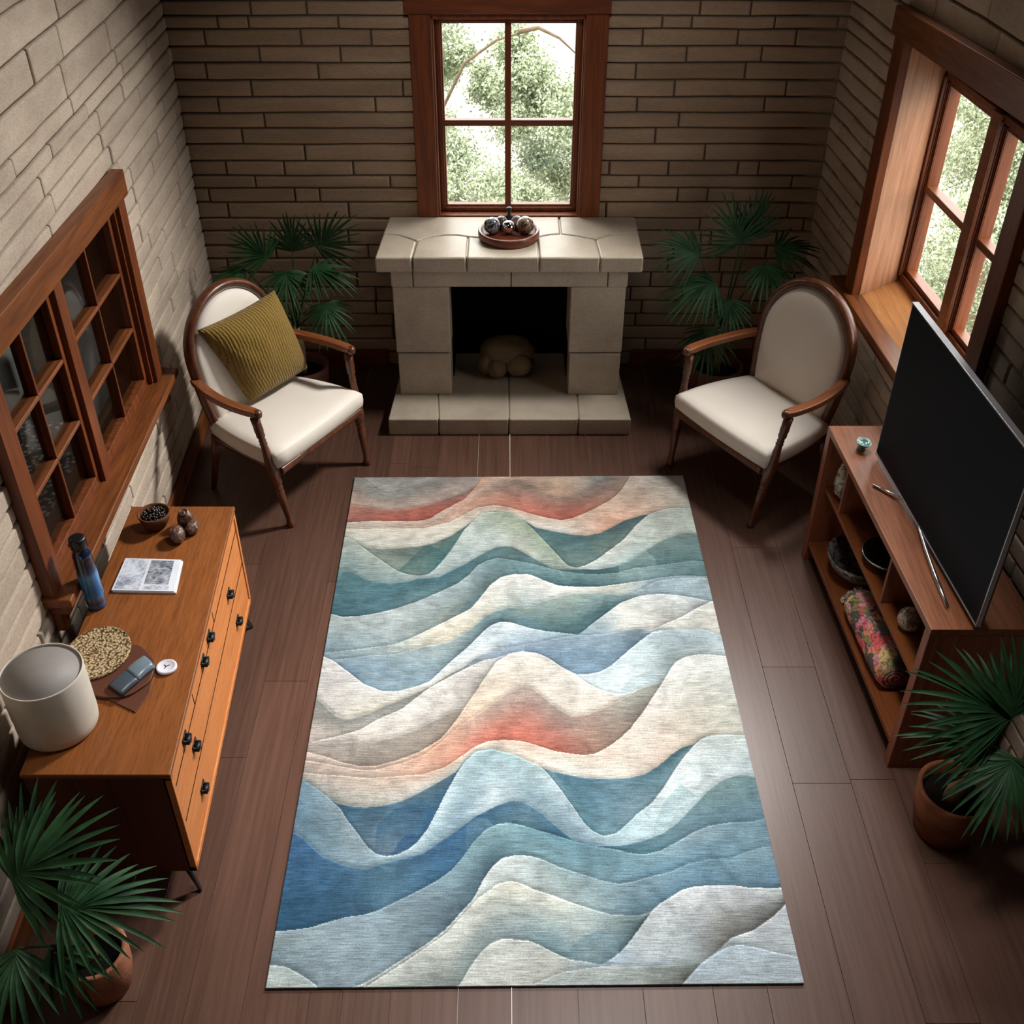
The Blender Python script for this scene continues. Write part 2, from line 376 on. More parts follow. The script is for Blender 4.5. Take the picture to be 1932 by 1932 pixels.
def strip(fn, y0, y1, z0, z1, o0, o1, name, m, parent=None, bevel=.003, dz=(0, 0)):
    p = []
    for z, k in ((z0, 0), (z1, 1)):
        for y, o in ((y0, o0), (y1, o0), (y1, o1), (y0, o1)):
            v = fn(y, o); v.z = z + (dz[k] if y == y0 else 0); p.append(v)
    mb = MB().hexa(p)
    return mb if name is None else mb.mk(name, m, parent, bevel=bevel)
struct(strip(wl, Y0, W - .02, 0, .11, .012, .028, 'baseboard_left', M['trim_y']))
struct(strip(wr, Y0, W - .02, 0, .11, .012, .028, 'baseboard_right', M['trim_y']))
bb = MB().box(-1.63, -.70, W - .028, W - .012, 0, .11).box(.72, 1.62, W - .028, W - .012, 0, .11)
struct(bb.mk('baseboard_back', M['trim_x'], bevel=.003))
# ---------------------------------------------------------------- window 1: above the mantel
MZ = .915                                   # mantel top
def winroot(name, loc):
    o = bpy.data.objects.new(name, None); COL.objects.link(o); o.location = loc; LOC[o] = Vector(loc); o['kind'] = 'structure'; return o
w1 = winroot('window_1', (0, W, MZ))
f = MB()
f.box(-.476, -.368, W - .035, W + .03, MZ, 1.935).box(.380, .492, W - .035, W + .03, MZ, 1.935)
f.mk('side_casing', M['trim_z'], w1, bevel=.005)
MB().box(-.494, .497, W - .05, W + .03, 1.935, 2.06).box(-.50, .503, W - .06, W + .03, 2.06, 2.09).mk('head_casing', M['trim_x'], w1, bevel=.005)
f = MB().box(-.372, -.358, W - .02, W + .16, MZ, 1.92).box(.372, .384, W - .02, W + .16, MZ, 1.92).box(-.372, .384, W - .02, W + .16, 1.905, 1.936).box(-.372, .384, W - .02, W + .16, MZ - .02, MZ + .006)
f.mk('jamb', M['trim_z'], w1, bevel=.003)
f = MB()
yo, yi = W + .045, W + .085
f.box(-.36, -.321, yo, yi, .92, 1.91).box(.338, .374, yo, yi, .92, 1.91).box(-.325, .342, yo, yi, 1.872, 1.91).box(-.325, .342, yo, yi, .92, .957)
f.box(-.352, -.33, yo - .012, yo, .93, 1.9).box(.346, .366, yo - .012, yo, .93, 1.9).box(-.34, .352, yo - .012, yo, 1.88, 1.9).box(-.34, .352, yo - .012, yo, .925, .945)
f.mk('sash', M['trim_z'], w1, bevel=.003)
MB().box(-.012, .020, yo - .004, yi, .95, 1.88).mk('muntin', M['trim_z'], w1, bevel=.004)
MB().box(-.33, .345, yo - .002, yi, 1.374, 1.405).mk('muntin', M['trim_x'], w1, bevel=.004)
for x0, x1 in ((-.322, -.011), (.019, .339)):
    for z0, z1 in ((.956, 1.375), (1.404, 1.873)):
        MB().box(x0, x1, W + .066, W + .07, z0, z1).mk('pane', M['glass'], w1)

# ---------------------------------------------------------------- window 2: low window in the wall beside the chest of drawers
w2 = winroot('window_2', (lx(3.5), 3.5, .7))
zt = lambda y: 1.525 + (4.26 - y) * .046        # the frame runs slightly out of level
zb = lambda y: .695 + (4.26 - y) * .032
def bar(fn, ya, yb, za, zb_, o0, o1):
    """board from (ya, za..) to (yb, zb..): za, zb_ = (bottom, top) at each end"""
    p = []
    for k in (0, 1):
        for y, zz, o in ((ya, za, o0), (yb, zb_, o0), (yb, zb_, o1), (ya, za, o1)):
            v = fn(y, o); v.z = zz[k]; p.append(v)
    return MB().hexa(p)
def join(*mbs):
    r = MB()
    for m in mbs: r.add(m.v, m.f)
    return r
vertbar = lambda fn, y0, y1, za, zb_, o0, o1: bar(fn, y0, y1, za, zb_, o0, o1)
join(bar(wl, 2.755, 2.855, (zb(2.8) - .06, zt(2.755)), (zb(2.855) - .06, zt(2.855)), .008, .05)).mk('side_casing', M['trim_z'], w2, bevel=.004)
join(bar(wl, 4.26, 4.345, (zb(4.26), zt(4.26)), (zb(4.345), zt(4.345)), .008, .05)).mk('side_casing', M['trim_z'], w2, bevel=.004)
join(bar(wl, 2.71, 4.375, (zt(2.71), zt(2.71) + .105), (zt(4.375), zt(4.375) + .105), .008, .062)).mk('head_casing', M['trim_y'], w2, bevel=.004)
join(bar(wl, 2.74, 4.41, (zb(2.74) - .04, zb(2.74) - .005), (zb(4.41) - .04, zb(4.41) - .005), -.06, .105)).mk('sill', M['trim_y'], w2, bevel=.006)
join(bar(wl, 2.80, 4.31, (zb(2.8) - .15, zb(2.8) - .04), (zb(4.31) - .14, zb(4.31) - .04), .008, .045)).mk('apron', M['trim_y'], w2, bevel=.004)
for y in (2.765, 4.345):
    join(bar(wl, y, y + .05, (zb(y) - .17, zb(y) - .04), (zb(y) - .17, zb(y) - .04), .008, .05), bar(wl, y - .004, y + .054, (zb(y) - .09, zb(y) - .04), (zb(y) - .09, zb(y) - .04), .008, .08)).mk('bracket', M['trim_z'], w2, bevel=.008)
join(bar(wl, 2.855, 2.875, (zb(2.86), zt(2.86)), (zb(2.87), zt(2.87)), -.14, .03), bar(wl, 4.245, 4.262, (zb(4.25), zt(4.25)), (zb(4.26), zt(4.26)), -.14, .03),
     bar(wl, 2.855, 4.262, (zt(2.86) - .014, zt(2.86) + .01), (zt(4.26) - .014, zt(4.26) + .01), -.14, .03)).mk('jamb', M['trim_z'], w2, bevel=.002)
ym0, ym1 = 3.465, 3.545
join(bar(wl, ym0, ym1, (zb(ym0) - .01, zt(ym0)), (zb(ym1) - .01, zt(ym1)), -.07, .03)).mk('mullion', M['trim_z'], w2, bevel=.004)
for ya, yb in ((2.875, ym0), (ym1, 4.245)):
    st = .032
    s_ = join(bar(wl, ya, ya + st, (zb(ya), zt(ya)), (zb(ya + st), zt(ya + st)), -.05, .008), bar(wl, yb - st, yb, (zb(yb - st), zt(yb - st)), (zb(yb), zt(yb)), -.05, .008),
              bar(wl, ya, yb, (zt(ya) - .045, zt(ya) - .014), (zt(yb) - .045, zt(yb) - .014), -.05, .008), bar(wl, ya, yb, (zb(ya) - .006, zb(ya) + .036), (zb(yb) - .006, zb(yb) + .036), -.05, .008))
    s_.mk('sash', M['trim_z'], w2, bevel=.003)
    yc = (ya + yb) / 2
    bar(wl, yc - .007, yc + .007, (zb(yc), zt(yc) - .02), (zb(yc), zt(yc) - .02), -.04, .006).mk('muntin', M['trim_z'], w2, bevel=.004)
    for t in (1 / 3, 2 / 3):
        h0 = zb(ya) + .03 + t * (zt(ya) - zb(ya) - .07); h1 = zb(yb) + .03 + t * (zt(yb) - zb(yb) - .07)
        bar(wl, ya + .02, yb - .02, (h0 - .009, h0 + .009), (h1 - .009, h1 + .009), -.05, .006).mk('muntin', M['armwood'], w2, bevel=.004)
    for c0, c1 in ((ya + st, yc - .009), (yc + .009, yb - st)):
        for t in range(3):
            lo = lambda y, t=t: zb(y) + .03 + t / 3 * (zt(y) - zb(y) - .07); hi = lambda y, t=t: zb(y) + .03 + (t + 1) / 3 * (zt(y) - zb(y) - .07)
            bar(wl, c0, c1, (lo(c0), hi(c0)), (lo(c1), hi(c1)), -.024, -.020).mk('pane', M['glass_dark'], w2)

# ---------------------------------------------------------------- window 3: deep splayed window behind the television
w3 = winroot('window_3', (rx(4.2), 4.2, .85))
A0, A1 = 3.60, 4.79      # opening along the wall at the room side
zt3 = lambda y: 2.015 + (4.79 - y) * .025
zs3 = .86
bar(wr, 4.79, 4.905, (zs3 - .01, zt3(4.79)), (zs3 - .01, zt3(4.9)), .008, .05).mk('side_casing', M['trim_z'], w3, bevel=.005)
bar(wr, 3.49, 3.60, (zs3 - .01, zt3(3.49)), (zs3 - .01, zt3(3.6)), .008, .05).mk('side_casing', M['trim_z'], w3, bevel=.005)
bar(wr, 3.45, 4.93, (zt3(3.45), zt3(3.45) + .122), (zt3(4.93), zt3(4.93) + .112), .008, .062).mk('head_casing', M['trim_y'], w3, bevel=.005)
bar(wr, 3.42, 5.02, (zs3 - .035, zs3), (zs3 - .035, zs3), -.02, .085).mk('sill', M['trim_y'], w3, bevel=.006)
bar(wr, 3.46, 4.97, (zs3 - .095, zs3 - .035), (zs3 - .095, zs3 - .035), .008, .05).mk('apron', M['trim_y'], w3, bevel=.004)
BX = .21
def P3(y, o, z): v = wr(y, o); v.z = z; return v
yb0, yb1, zb0, zb1 = 3.72, 4.90, .915, 1.875
th = .03
rv = MB()
rv.hexa([P3(4.79, .012, zs3), P3(yb1, -BX - .06, zb0), P3(yb1 + th, -BX - .06, zb0), P3(4.79 + th, .012, zs3), P3(4.79, .012, zt3(4.79)), P3(yb1, -BX - .06, zb1 + .01), P3(yb1 + th, -BX - .06, zb1 + .01), P3(4.79 + th, .012, zt3(4.79))])
rv.hexa([P3(3.60, .012, zs3), P3(yb0, -BX - .06, zb0), P3(yb0 - th, -BX - .06, zb0), P3(3.60 - th, .012, zs3), P3(3.60, .012, zt3(3.6)), P3(yb0, -BX - .06, zb1 + .01), P3(yb0 - th, -BX - .06, zb1 + .01), P3(3.60 - th, .012, zt3(3.6))])
rv.mk('reveal_panel', M['reveal'], w3, bevel=.002)
MB().hexa([P3(3.56, .012, zt3(3.56)), P3(4.83, .012, zt3(4.83)), P3(yb1 + th, -BX - .06, zb1), P3(yb0 - th, -BX - .06, zb1), P3(3.56, .012, zt3(3.56) + th), P3(4.83, .012, zt3(4.83) + th), P3(yb1 + th, -BX - .06, zb1 + th), P3(yb0 - th, -BX - .06, zb1 + th)]).mk('head_panel', M['trim_y'], w3, bevel=.002)
MB().hexa([P3(3.56, -.0, zs3 - th), P3(4.83, -.0, zs3 - th), P3(yb1 + th, -BX - .06, zb0 - th), P3(yb0 - th, -BX - .06, zb0 - th), P3(3.56, -.0, zs3), P3(4.83, -.0, zs3), P3(yb1 + th, -BX - .06, zb0 + .004), P3(yb0 - th, -BX - .06, zb0 + .004)]).mk('sill_panel', M['reveal_y'], w3, bevel=.002)
bx = lambda y0, y1, z0, z1, o0, o1: bar(wr, y0, y1, (z0, z1), (z0, z1), o0, o1)
join(bx(yb1 - .05, yb1, zb0, zb1, -BX - .05, -BX + .02), bx(yb0, yb0 + .05, zb0, zb1, -BX - .05, -BX + .02), bx(yb0, yb1, zb0, zb0 + .03, -BX - .05, -BX + .02), bx(yb0, yb1, zb1 - .03, zb1, -BX - .05, -BX + .02)).mk('frame', M['trim_z'], w3, bevel=.003)
bx(4.265, 4.345, zb0, zb1, -BX - .05, -BX + .035).mk('mullion', M['armwood'], w3, bevel=.004)
for ya, yb in ((yb0 + .05, 4.265), (4.345, yb1 - .05)):
    st = .028
    join(bx(ya, ya + st, zb0 + .03, zb1 - .03, -BX - .045, -BX + .005), bx(yb - st, yb, zb0 + .03, zb1 - .03, -BX - .045, -BX + .005), bx(ya, yb, zb0 + .03, zb0 + .055, -BX - .045, -BX + .005), bx(ya, yb, zb1 - .055, zb1 - .03, -BX - .045, -BX + .005),
         bx(ya + st * .10, ya + st * .28, zb0 + .04, zb1 - .04, -BX + .004, -BX + .018), bx(yb - st * .28, yb - st * .10, zb0 + .04, zb1 - .04, -BX + .004, -BX + .018), bx(ya + st * .45, ya + st * .6, zb0 + .04, zb1 - .04, -BX + .004, -BX + .012), bx(yb - st * .6, yb - st * .45, zb0 + .04, zb1 - .04, -BX + .004, -BX + .012), bx(yb - st * .95, yb - st * .8, zb0 + .04, zb1 - .04, -BX + .004, -BX + .009), bx(yb - .002, yb + .014, zb0 + .02, zb1 - .02, -BX - .01, -BX + .030)).mk('sash', M['trim_z'], w3, bevel=.003)
    bx(ya + .01, yb - .01, 1.352, 1.385, -BX - .042, -BX + .010).mk('muntin', M['trim_y'], w3, bevel=.004)
    for z0, z1 in ((zb0 + .05, 1.354), (1.383, zb1 - .05)):
        bx(ya + st - .002, yb - st + .002, z0, z1, -BX - .024, -BX - .02).mk('pane', M['glass'], w3)

# ---------------------------------------------------------------- the next room, seen through window 2
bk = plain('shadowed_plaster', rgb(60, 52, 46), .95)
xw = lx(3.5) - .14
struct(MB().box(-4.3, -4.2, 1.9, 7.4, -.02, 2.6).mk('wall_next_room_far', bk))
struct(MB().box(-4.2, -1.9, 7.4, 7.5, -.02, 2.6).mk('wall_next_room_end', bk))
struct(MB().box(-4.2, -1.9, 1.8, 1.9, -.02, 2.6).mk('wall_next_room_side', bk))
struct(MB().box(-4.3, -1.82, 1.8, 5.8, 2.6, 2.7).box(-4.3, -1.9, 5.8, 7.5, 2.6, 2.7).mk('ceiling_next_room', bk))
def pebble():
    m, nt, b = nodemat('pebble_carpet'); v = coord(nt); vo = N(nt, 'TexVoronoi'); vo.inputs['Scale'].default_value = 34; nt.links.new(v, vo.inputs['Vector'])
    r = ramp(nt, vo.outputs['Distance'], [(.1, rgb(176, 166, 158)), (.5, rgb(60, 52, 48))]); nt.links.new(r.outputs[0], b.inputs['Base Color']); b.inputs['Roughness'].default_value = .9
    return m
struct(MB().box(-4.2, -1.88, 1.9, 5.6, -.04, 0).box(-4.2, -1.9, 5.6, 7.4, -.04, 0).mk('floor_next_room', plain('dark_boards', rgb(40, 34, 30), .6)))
tag(MB().box(-3.9, -1.95, 2.6, 5.0, 0, .008).mk('carpet', pebble(), None, loc=(-2.9, 3.9, 0)), 'grey pebble-patterned carpet on the floor beyond the paned interior window', 'carpet')
sofa = thing('sofa', 'pale grey sofa in the dim room seen through the paned interior window', 'sofa', (-2.75, 4.32, .008))
so = fabric('pale_sofa', rgb(205, 206, 204), .8)
MB().box(-3.25, -2.5, 3.62, 4.75, .20, .42).mk('seat', so, sofa, bevel=.05, seg=4)
MB().box(-3.45, -3.2, 3.62, 4.75, .20, .85).mk('backrest', so, sofa, bevel=.06, seg=4)
MB().box(-3.3, -2.45, 4.68, 4.86, .16, .60).mk('armrest', so, sofa, bevel=.06, seg=4)
MB().box(-3.3, -2.45, 3.50, 3.68, .16, .60).mk('armrest', so, sofa, bevel=.06, seg=4)
MB().box(-3.4, -2.55, 3.57, 4.80, .008, .2).mk('base', M['black_plastic'], sofa, bevel=.01)
area('next_room_added_fill', (-2.7, 4.3, 2.5), (-2.6, 4.4, 0), .3, .3, 1.1, (1, .97, .93), 90)  # added fill so the sofa shows, no lamp known in that room

# ---------------------------------------------------------------- fireplace
fp = thing('fireplace', 'pale tan stone fireplace with thick mantel shelf and raised hearth', 'fireplace', (.01, 5.3, 0))
S = M['tan_stone']
seam = [(-.650, 5.394), (-.620, 5.392), (-.564, 5.380), (-.515, 5.345), (-.466, 5.306), (-.40, 5.355), (-.325, 5.38), (-.26, 5.38), (-.203, 5.36), (-.10, 5.335), (.011, 5.319), (.09, 5.33), (.154, 5.353), (.22, 5.385), (.284, 5.394), (.37, 5.365), (.456, 5.326), (.50, 5.36), (.554, 5.394), (.688, 5.404)]
yF = 5.098
def seam_y(x): return float(np.interp(x, [p[0] for p in seam], [p[1] for p in seam]))
mt = MB(); g = .003
cuts = [(-.665, -.650), (-.476, -.466), (-.204, -.203), (.161, .154), (.465, .456), (.684, .688)]
for (f0, b0), (f1, b1) in zip(cuts, cuts[1:]):
    mid = [(x, y - g) for x, y in seam if b0 + .02 < x < b1 - .02]
    mt.prism([(f0 + g, yF), (f1 - g, yF), (b1 - g, seam_y(b1) - g)] + mid[::-1] + [(b0 + g, seam_y(b0) - g)], .832, MZ)
for b0, b1 in ((-.650, .279), (.279, .688)):
    mid = [(x, y + g) for x, y in seam if b0 + .02 < x < b1 - .02]
    mt.prism([(b1 - g, W - .022), (b0 + g + (.014 if b0 < -.5 else 0), W - .022), (b0 + g, seam_y(b0) + g)] + mid + [(b1 - g, seam_y(b1) + g)], .832, MZ)
mt.box(-.63, .66, yF + .03, W - .024, .825, MZ - .012)
mt.mk('mantel', S, fp, bevel=.010, seg=3)
yJ = 5.135
MB().box(-.478, .018, yJ, yJ + .30, .738, .836).box(.022, .510, yJ, yJ + .30, .738, .836).mk('lintel', S, fp, bevel=.004)
for a, b, c in ((-.583, -.303, -.482), (.332, .604, .514)):
    j = MB().box(a, b, yJ - .003, yJ + .31, .10, .352).box(a - .006, b + .004, yJ, yJ + .31, .358, .736)
    if a < 0: j.box(a - .010, c, yJ, yJ + .31, .735, .838)
    else: j.box(c, b + .010, yJ, yJ + .31, .735, .838)
    j.mk('jamb', S, fp, bevel=.007, seg=3)
hb = MB(); hz = .10; y0 = 4.882; y1 = 5.46
for f0, f1, q0, q1 in ((-.630, -.366, -.60, -.40), (-.360, .005, -.394, .005), (.011, .373, .011, .384), (.379, .655, .390, .63)):
    hb.hexa([(f0, y0, 0), (f1, y0, 0), (q1, yJ + .28, 0), (q0, yJ + .28, 0), (f0, y0, hz), (f1, y0, hz), (q1, yJ + .28, hz), (q0, yJ + .28, hz)])
hb.box(-.60, .63, y0 + .02, W - .024, 0, hz - .008)
hb.mk('hearth', S, fp, bevel=.008, seg=3)
MB().box(-.305, -.297, yJ + .20, 5.62, .1, .74).box(.327, .335, yJ + .20, 5.62, .1, .74).box(-.305, .335, 5.6, 5.62, .1, .74).box(-.305, .335, yJ + .28, 5.62, .728, .738).box(-.583, -.30, 5.44, 5.62, .1, .83).box(.33, .604, 5.44, 5.62, .1, .83).mk('firebox', M['soot_and_gap_shade'], fp)
st = thing('lobed_stone', 'rounded lobed stone resting on the hearth inside the dark firebox', 'stone', (0, 5.36, .10))
sm = stone('speckled_boulder', rgb(112, 94, 72), rgb(136, 116, 92), 1.5, .004, .9)
b_ = MB().blob((.0, 5.42, .200), (.155, .115, .095), 18, .10, 2.2, 3)
b_.mk('boulder', sm, st, smooth=True)
MB().blob((-.055, 5.318, .160), (.056, .06, .056), 14, .08, 3, 5).mk('lobe', sm, st, smooth=True)
MB().blob((.062, 5.335, .172), (.076, .065, .066), 14, .07, 3, 8).mk('lobe', sm, st, smooth=True)
MB().blob((-.115, 5.355, .164), (.05, .06, .058), 14, .07, 3, 9).mk('lobe', sm, st, smooth=True)

# ---------------------------------------------------------------- tray of glass balls on the mantel
tr = thing('wooden_tray', 'round brown wooden tray on the mantel under the window', 'tray', (.008, 5.345, MZ))
tw = wood('tray_wood', rgb(84, 38, 22), rgb(124, 62, 38), 'x', .3, 1, .5, .3)
R_ = .158
MB().lathe([(R_ - .016, 0), (R_ - .004, .004), (R_, .02), (R_, .043), (R_ - .003, .047), (R_ - .013, .047), (R_ - .017, .043), (R_ - .024, .016), (.001, .013)], (.008, 5.345, MZ), n=56).mk('tray', tw, tr, smooth=True)
def ballmat(name, c1, c2, rough, metal):
    m, nt, b = nodemat(name); v = coord(nt); n = noise_tex(nt, v, 38, 3, .6, 1.5)
    r = ramp(nt, n.outputs[0], [(.42, c1), (.58, c2)]); nt.links.new(r.outputs[0], b.inputs['Base Color']); b.inputs['Roughness'].default_value = rough; b.inputs['Metallic'].default_value = metal; b.inputs['Coat Weight'].default_value = .6
    return m
zt_ = MZ + .0165
def ornament(name, label, c, r, m):
    o = MB().blob((c[0], c[1], zt_ + r), (r, r, r), 16).mk(name, m, None, smooth=True, loc=(c[0], c[1], zt_))
    return tag(o, label, 'ornament', 'ornaments in the wooden tray')
ornament('glass_ball', 'dark swirled glass ball on the window side of the bright chrome ball in the tray', (-.078, 5.36), .043, ballmat('swirl_glass', (.01, .01, .012, 1), (.25, .26, .3, 1), .12, .2))
bpy.data.objects['glass_ball']['label'] = 'dark ball with silver swirls in the round mantel tray'
ornament('chrome_ball', 'small mirror-bright silver ball in the middle of the round mantel tray', (.006, 5.362), .034, plain('mirror_chrome', (.8, .8, .84, 1), .06, 1))
ornament('openwork_ball', 'brown openwork ball with beige lace pattern in the round mantel tray', (.092, 5.36), .045, ballmat('lace_ball', (.03, .015, .008, 1), (.32, .22, .13, 1), .3, 0))
ornament('dried_pod', 'dark brown dried pod lying behind the bright silver ball in the tray', (-.03, 5.425), .033, ballmat('pod', (.02, .01, .006, 1), (.08, .04, .025, 1), .5, 0))
ornament('spiky_seed_ball', 'rough reddish brown seed ball at the tray rim closest to the window', (.05, 5.428), .033, ballmat('seedball', (.03, .012, .008, 1), (.2, .11, .07, 1), .6, 0))
bt = thing('ink_bottle', 'tiny black stoppered bottle standing in the tray against the window bar', 'bottle', (.010, 5.468, zt_))
MB().lathe([(.022, 0), (.024, .02), (.018, .05), (.008, .06), (.008, .078)], (.010, 5.468, zt_), n=18).mk('body', M['black_plastic'], bt, smooth=True)
MB().lathe([(.011, .076), (.014, .082), (.014, .094), (.010, .098)], (.010, 5.468, zt_), n=18).mk('stopper', M['black_plastic'], bt, smooth=True)
# ---------------------------------------------------------------- rug pattern: traced edges of the printed bands, with the dye colours along each band's upper and lower edge
# curves in photo px, colours in sRGB; t= top stops [(x,rgb)], b = bottom stops
G=lambda *a:a
BANDS=[]
def B(pts,t,b): BANDS.append((pts,t,b))
# base region
B([(400,800),(1600,800)],[(0,(186,182,174)),(1,(190,188,182))],[(0,(165,160,155)),(1,(188,180,172))])
B([(660,903),(679,904),(694,914),(715,930),(733,935),(759,930),(792,919),(834,905),(850,890),(1300,880)],
  [(0,(150,150,142)),(.25,(140,136,130)),(.45,(176,166,156)),(1,(190,185,180))],[(0,(196,160,140)),(.3,(188,160,148)),(.45,(175,165,155)),(1,(190,185,180))])
B([(650,956),(681,959),(707,963),(733,967),(772,964),(811,955),(849,942),(883,929),(896,921),(911,903),(925,885),(1300,880)],
  [(0,(176,118,98)),(.2,(186,96,76)),(.33,(130,108,98)),(.45,(150,135,125)),(1,(190,180,170))],[(0,(180,102,84)),(.25,(184,80,62)),(.33,(186,100,80)),(.42,(140,125,115)),(1,(190,180,170))])
B([(650,989),(707,986),(746,987),(792,986),(811,982),(830,970),(857,955),(875,946),(888,933),(900,918),(911,903),(918,890),(1300,880)],
  [(0,(205,192,178)),(.25,(210,178,155)),(.38,(212,150,122)),(.5,(196,182,166)),(.62,(208,175,148)),(.78,(190,190,185)),(1,(195,190,182))],
  [(0,(205,185,168)),(.3,(216,186,168)),(.45,(205,170,148)),(.62,(205,160,130)),(.75,(150,148,142)),(1,(195,190,182))])
B([(640,1000),(800,996),(830,985),(860,962),(890,946),(911,930),(940,916),(974,906),(997,914),(1028,932),(1051,942),(1072,940),(1105,927),(1136,911),(1154,902),(1165,885),(1310,880)],
  [(0,(214,190,172)),(.35,(212,152,124)),(.42,(176,140,122)),(.5,(150,128,114)),(.62,(160,120,104)),(.75,(140,124,116)),(1,(195,190,182))],
  [(0,(214,192,176)),(.3,(216,178,156)),(.42,(212,140,112)),(.52,(206,112,88)),(.65,(192,92,70)),(.75,(170,120,100)),(1,(195,190,182))])
B([(640,1002),(800,1000),(850,988),(880,972),(900,961),(930,956),(960,960),(1002,973),(1035,981),(1059,985),(1079,981),(1105,971),(1142,952),(1157,943),(1173,927),(1188,903),(1196,885),(1310,880)],
  [(0,(212,204,190)),(.3,(214,200,184)),(.45,(212,170,145)),(.6,(206,186,168)),(.72,(214,172,145)),(.8,(222,190,165)),(.9,(212,205,195)),(1,(212,206,196))],
  [(0,(204,204,188)),(.25,(222,216,202)),(.45,(214,196,176)),(.62,(222,218,208)),(.75,(224,160,130)),(.9,(222,190,165)),(1,(206,200,186))])
TH=[(849,1015),(880,995),(896,984),(909,971),(927,968),(955,969),(975,977),(990,986)]
B([(640,1014),(648,1018),(676,1028),(697,1037),(720,1039),(748,1038),(785,1035),(818,1028)]+TH+[(1010,998),(1041,1005),(1079,1012),(1105,1014),(1131,1009),(1152,999),(1178,985),(1209,976),(1222,974),(1232,969),(1253,963),(1274,960),(1300,962),(1330,966)],
  [(0,(150,160,150)),(.15,(110,125,115)),(.3,(96,120,116)),(.42,(60,88,88)),(.6,(84,116,118)),(.8,(70,96,98)),(.9,(60,84,86)),(1,(150,170,160))],
  [(0,(150,160,150)),(.2,(130,145,135)),(.27,(70,120,122)),(.4,(84,118,116)),(.62,(96,124,120)),(.7,(116,134,124)),(.85,(88,118,120)),(1,(150,170,160))])
B([(640,1015),(666,1022),(681,1033),(707,1052),(733,1070),(751,1081),(769,1087),(790,1090),(808,1087),(823,1075),(844,1051),(862,1025),(875,1004),(893,986),(900,979),(909,972),(927,969),(955,970),(975,978),(990,987),(1004,1000),(1028,1025),(1048,1046),(1064,1064),(1074,1072),(1090,1074),(1105,1070),(1126,1059),(1152,1040),(1178,1020),(1198,996),(1211,984),(1222,975),(1232,970),(1253,964),(1274,961),(1300,963),(1330,967)],
  [(0,(176,186,176)),(.15,(150,166,160)),(.25,(172,186,184)),(.36,(196,206,200)),(.45,(160,174,150)),(.55,(150,164,140)),(.68,(200,206,198)),(.8,(210,212,204)),(.92,(184,190,178)),(1,(190,194,184))],
  [(0,(130,156,156)),(.15,(140,164,166)),(.3,(158,178,180)),(.42,(186,196,192)),(.5,(206,208,196)),(.6,(140,160,146)),(.7,(198,208,204)),(.8,(170,190,188)),(.9,(200,206,198)),(1,(186,196,186))])
B([(630,1077),(640,1077),(663,1081),(681,1092),(704,1101),(733,1104),(769,1101),(792,1095),(829,1092),(844,1084),(875,1069),(914,1046),(937,1035),(953,1033),(968,1035),(989,1046),(1015,1061),(1041,1075),(1061,1078),(1095,1077),(1126,1078),(1157,1073),(1183,1064),(1209,1048),(1235,1030),(1261,1017),(1286,1009),(1299,1008),(1330,1013)],
  [(0,(96,134,138)),(.1,(70,116,128)),(.3,(62,110,124)),(.42,(84,122,130)),(.47,(84,112,112)),(.55,(80,118,124)),(.68,(48,90,98)),(.8,(92,124,126)),(.9,(118,142,140)),(1,(110,138,138))],
  [(0,(60,108,122)),(.12,(72,116,130)),(.22,(96,132,140)),(.35,(70,106,114)),(.45,(90,122,126)),(.55,(90,130,136)),(.7,(80,120,126)),(.85,(92,130,134)),(1,(100,134,138))])
B([(610,1160),(627,1162),(645,1167),(676,1166),(707,1161),(746,1152),(785,1139),(823,1123),(862,1105),(886,1087),(901,1070),(919,1061),(940,1056),(966,1060),(1000,1066),(1030,1074),(1061,1081),(1095,1086),(1131,1087),(1165,1084),(1196,1075),(1235,1071),(1273,1066),(1307,1061),(1340,1064)],
  [(0,(170,182,182)),(.2,(176,188,190)),(.35,(150,170,176)),(.45,(110,146,152)),(.55,(112,148,152)),(.68,(104,140,144)),(.82,(140,168,170)),(1,(100,138,146))],
  [(0,(122,152,168)),(.15,(150,168,172)),(.3,(130,142,138)),(.4,(84,104,108)),(.5,(100,136,142)),(.65,(60,104,112)),(.8,(120,152,156)),(1,(104,142,150))])
B([(560,1246),(600,1236),(680,1228),(746,1219),(785,1203),(836,1178),(888,1152),(904,1134),(924,1108),(945,1092),(971,1086),(1000,1087),(1028,1099),(1053,1108),(1095,1111),(1131,1110),(1170,1105),(1198,1101),(1222,1098),(1240,1094),(1273,1090),(1312,1090),(1350,1091)],
  [(0,(128,158,172)),(.15,(150,168,172)),(.28,(226,216,196)),(.4,(222,218,206)),(.5,(226,222,218)),(.62,(230,226,220)),(.75,(214,210,198)),(.85,(160,184,196)),(1,(172,194,204))],
  [(0,(128,158,172)),(.15,(150,168,172)),(.28,(222,210,186)),(.38,(206,198,180)),(.5,(170,184,184)),(.62,(222,220,214)),(.75,(206,208,198)),(.85,(150,176,190)),(1,(150,176,188))])
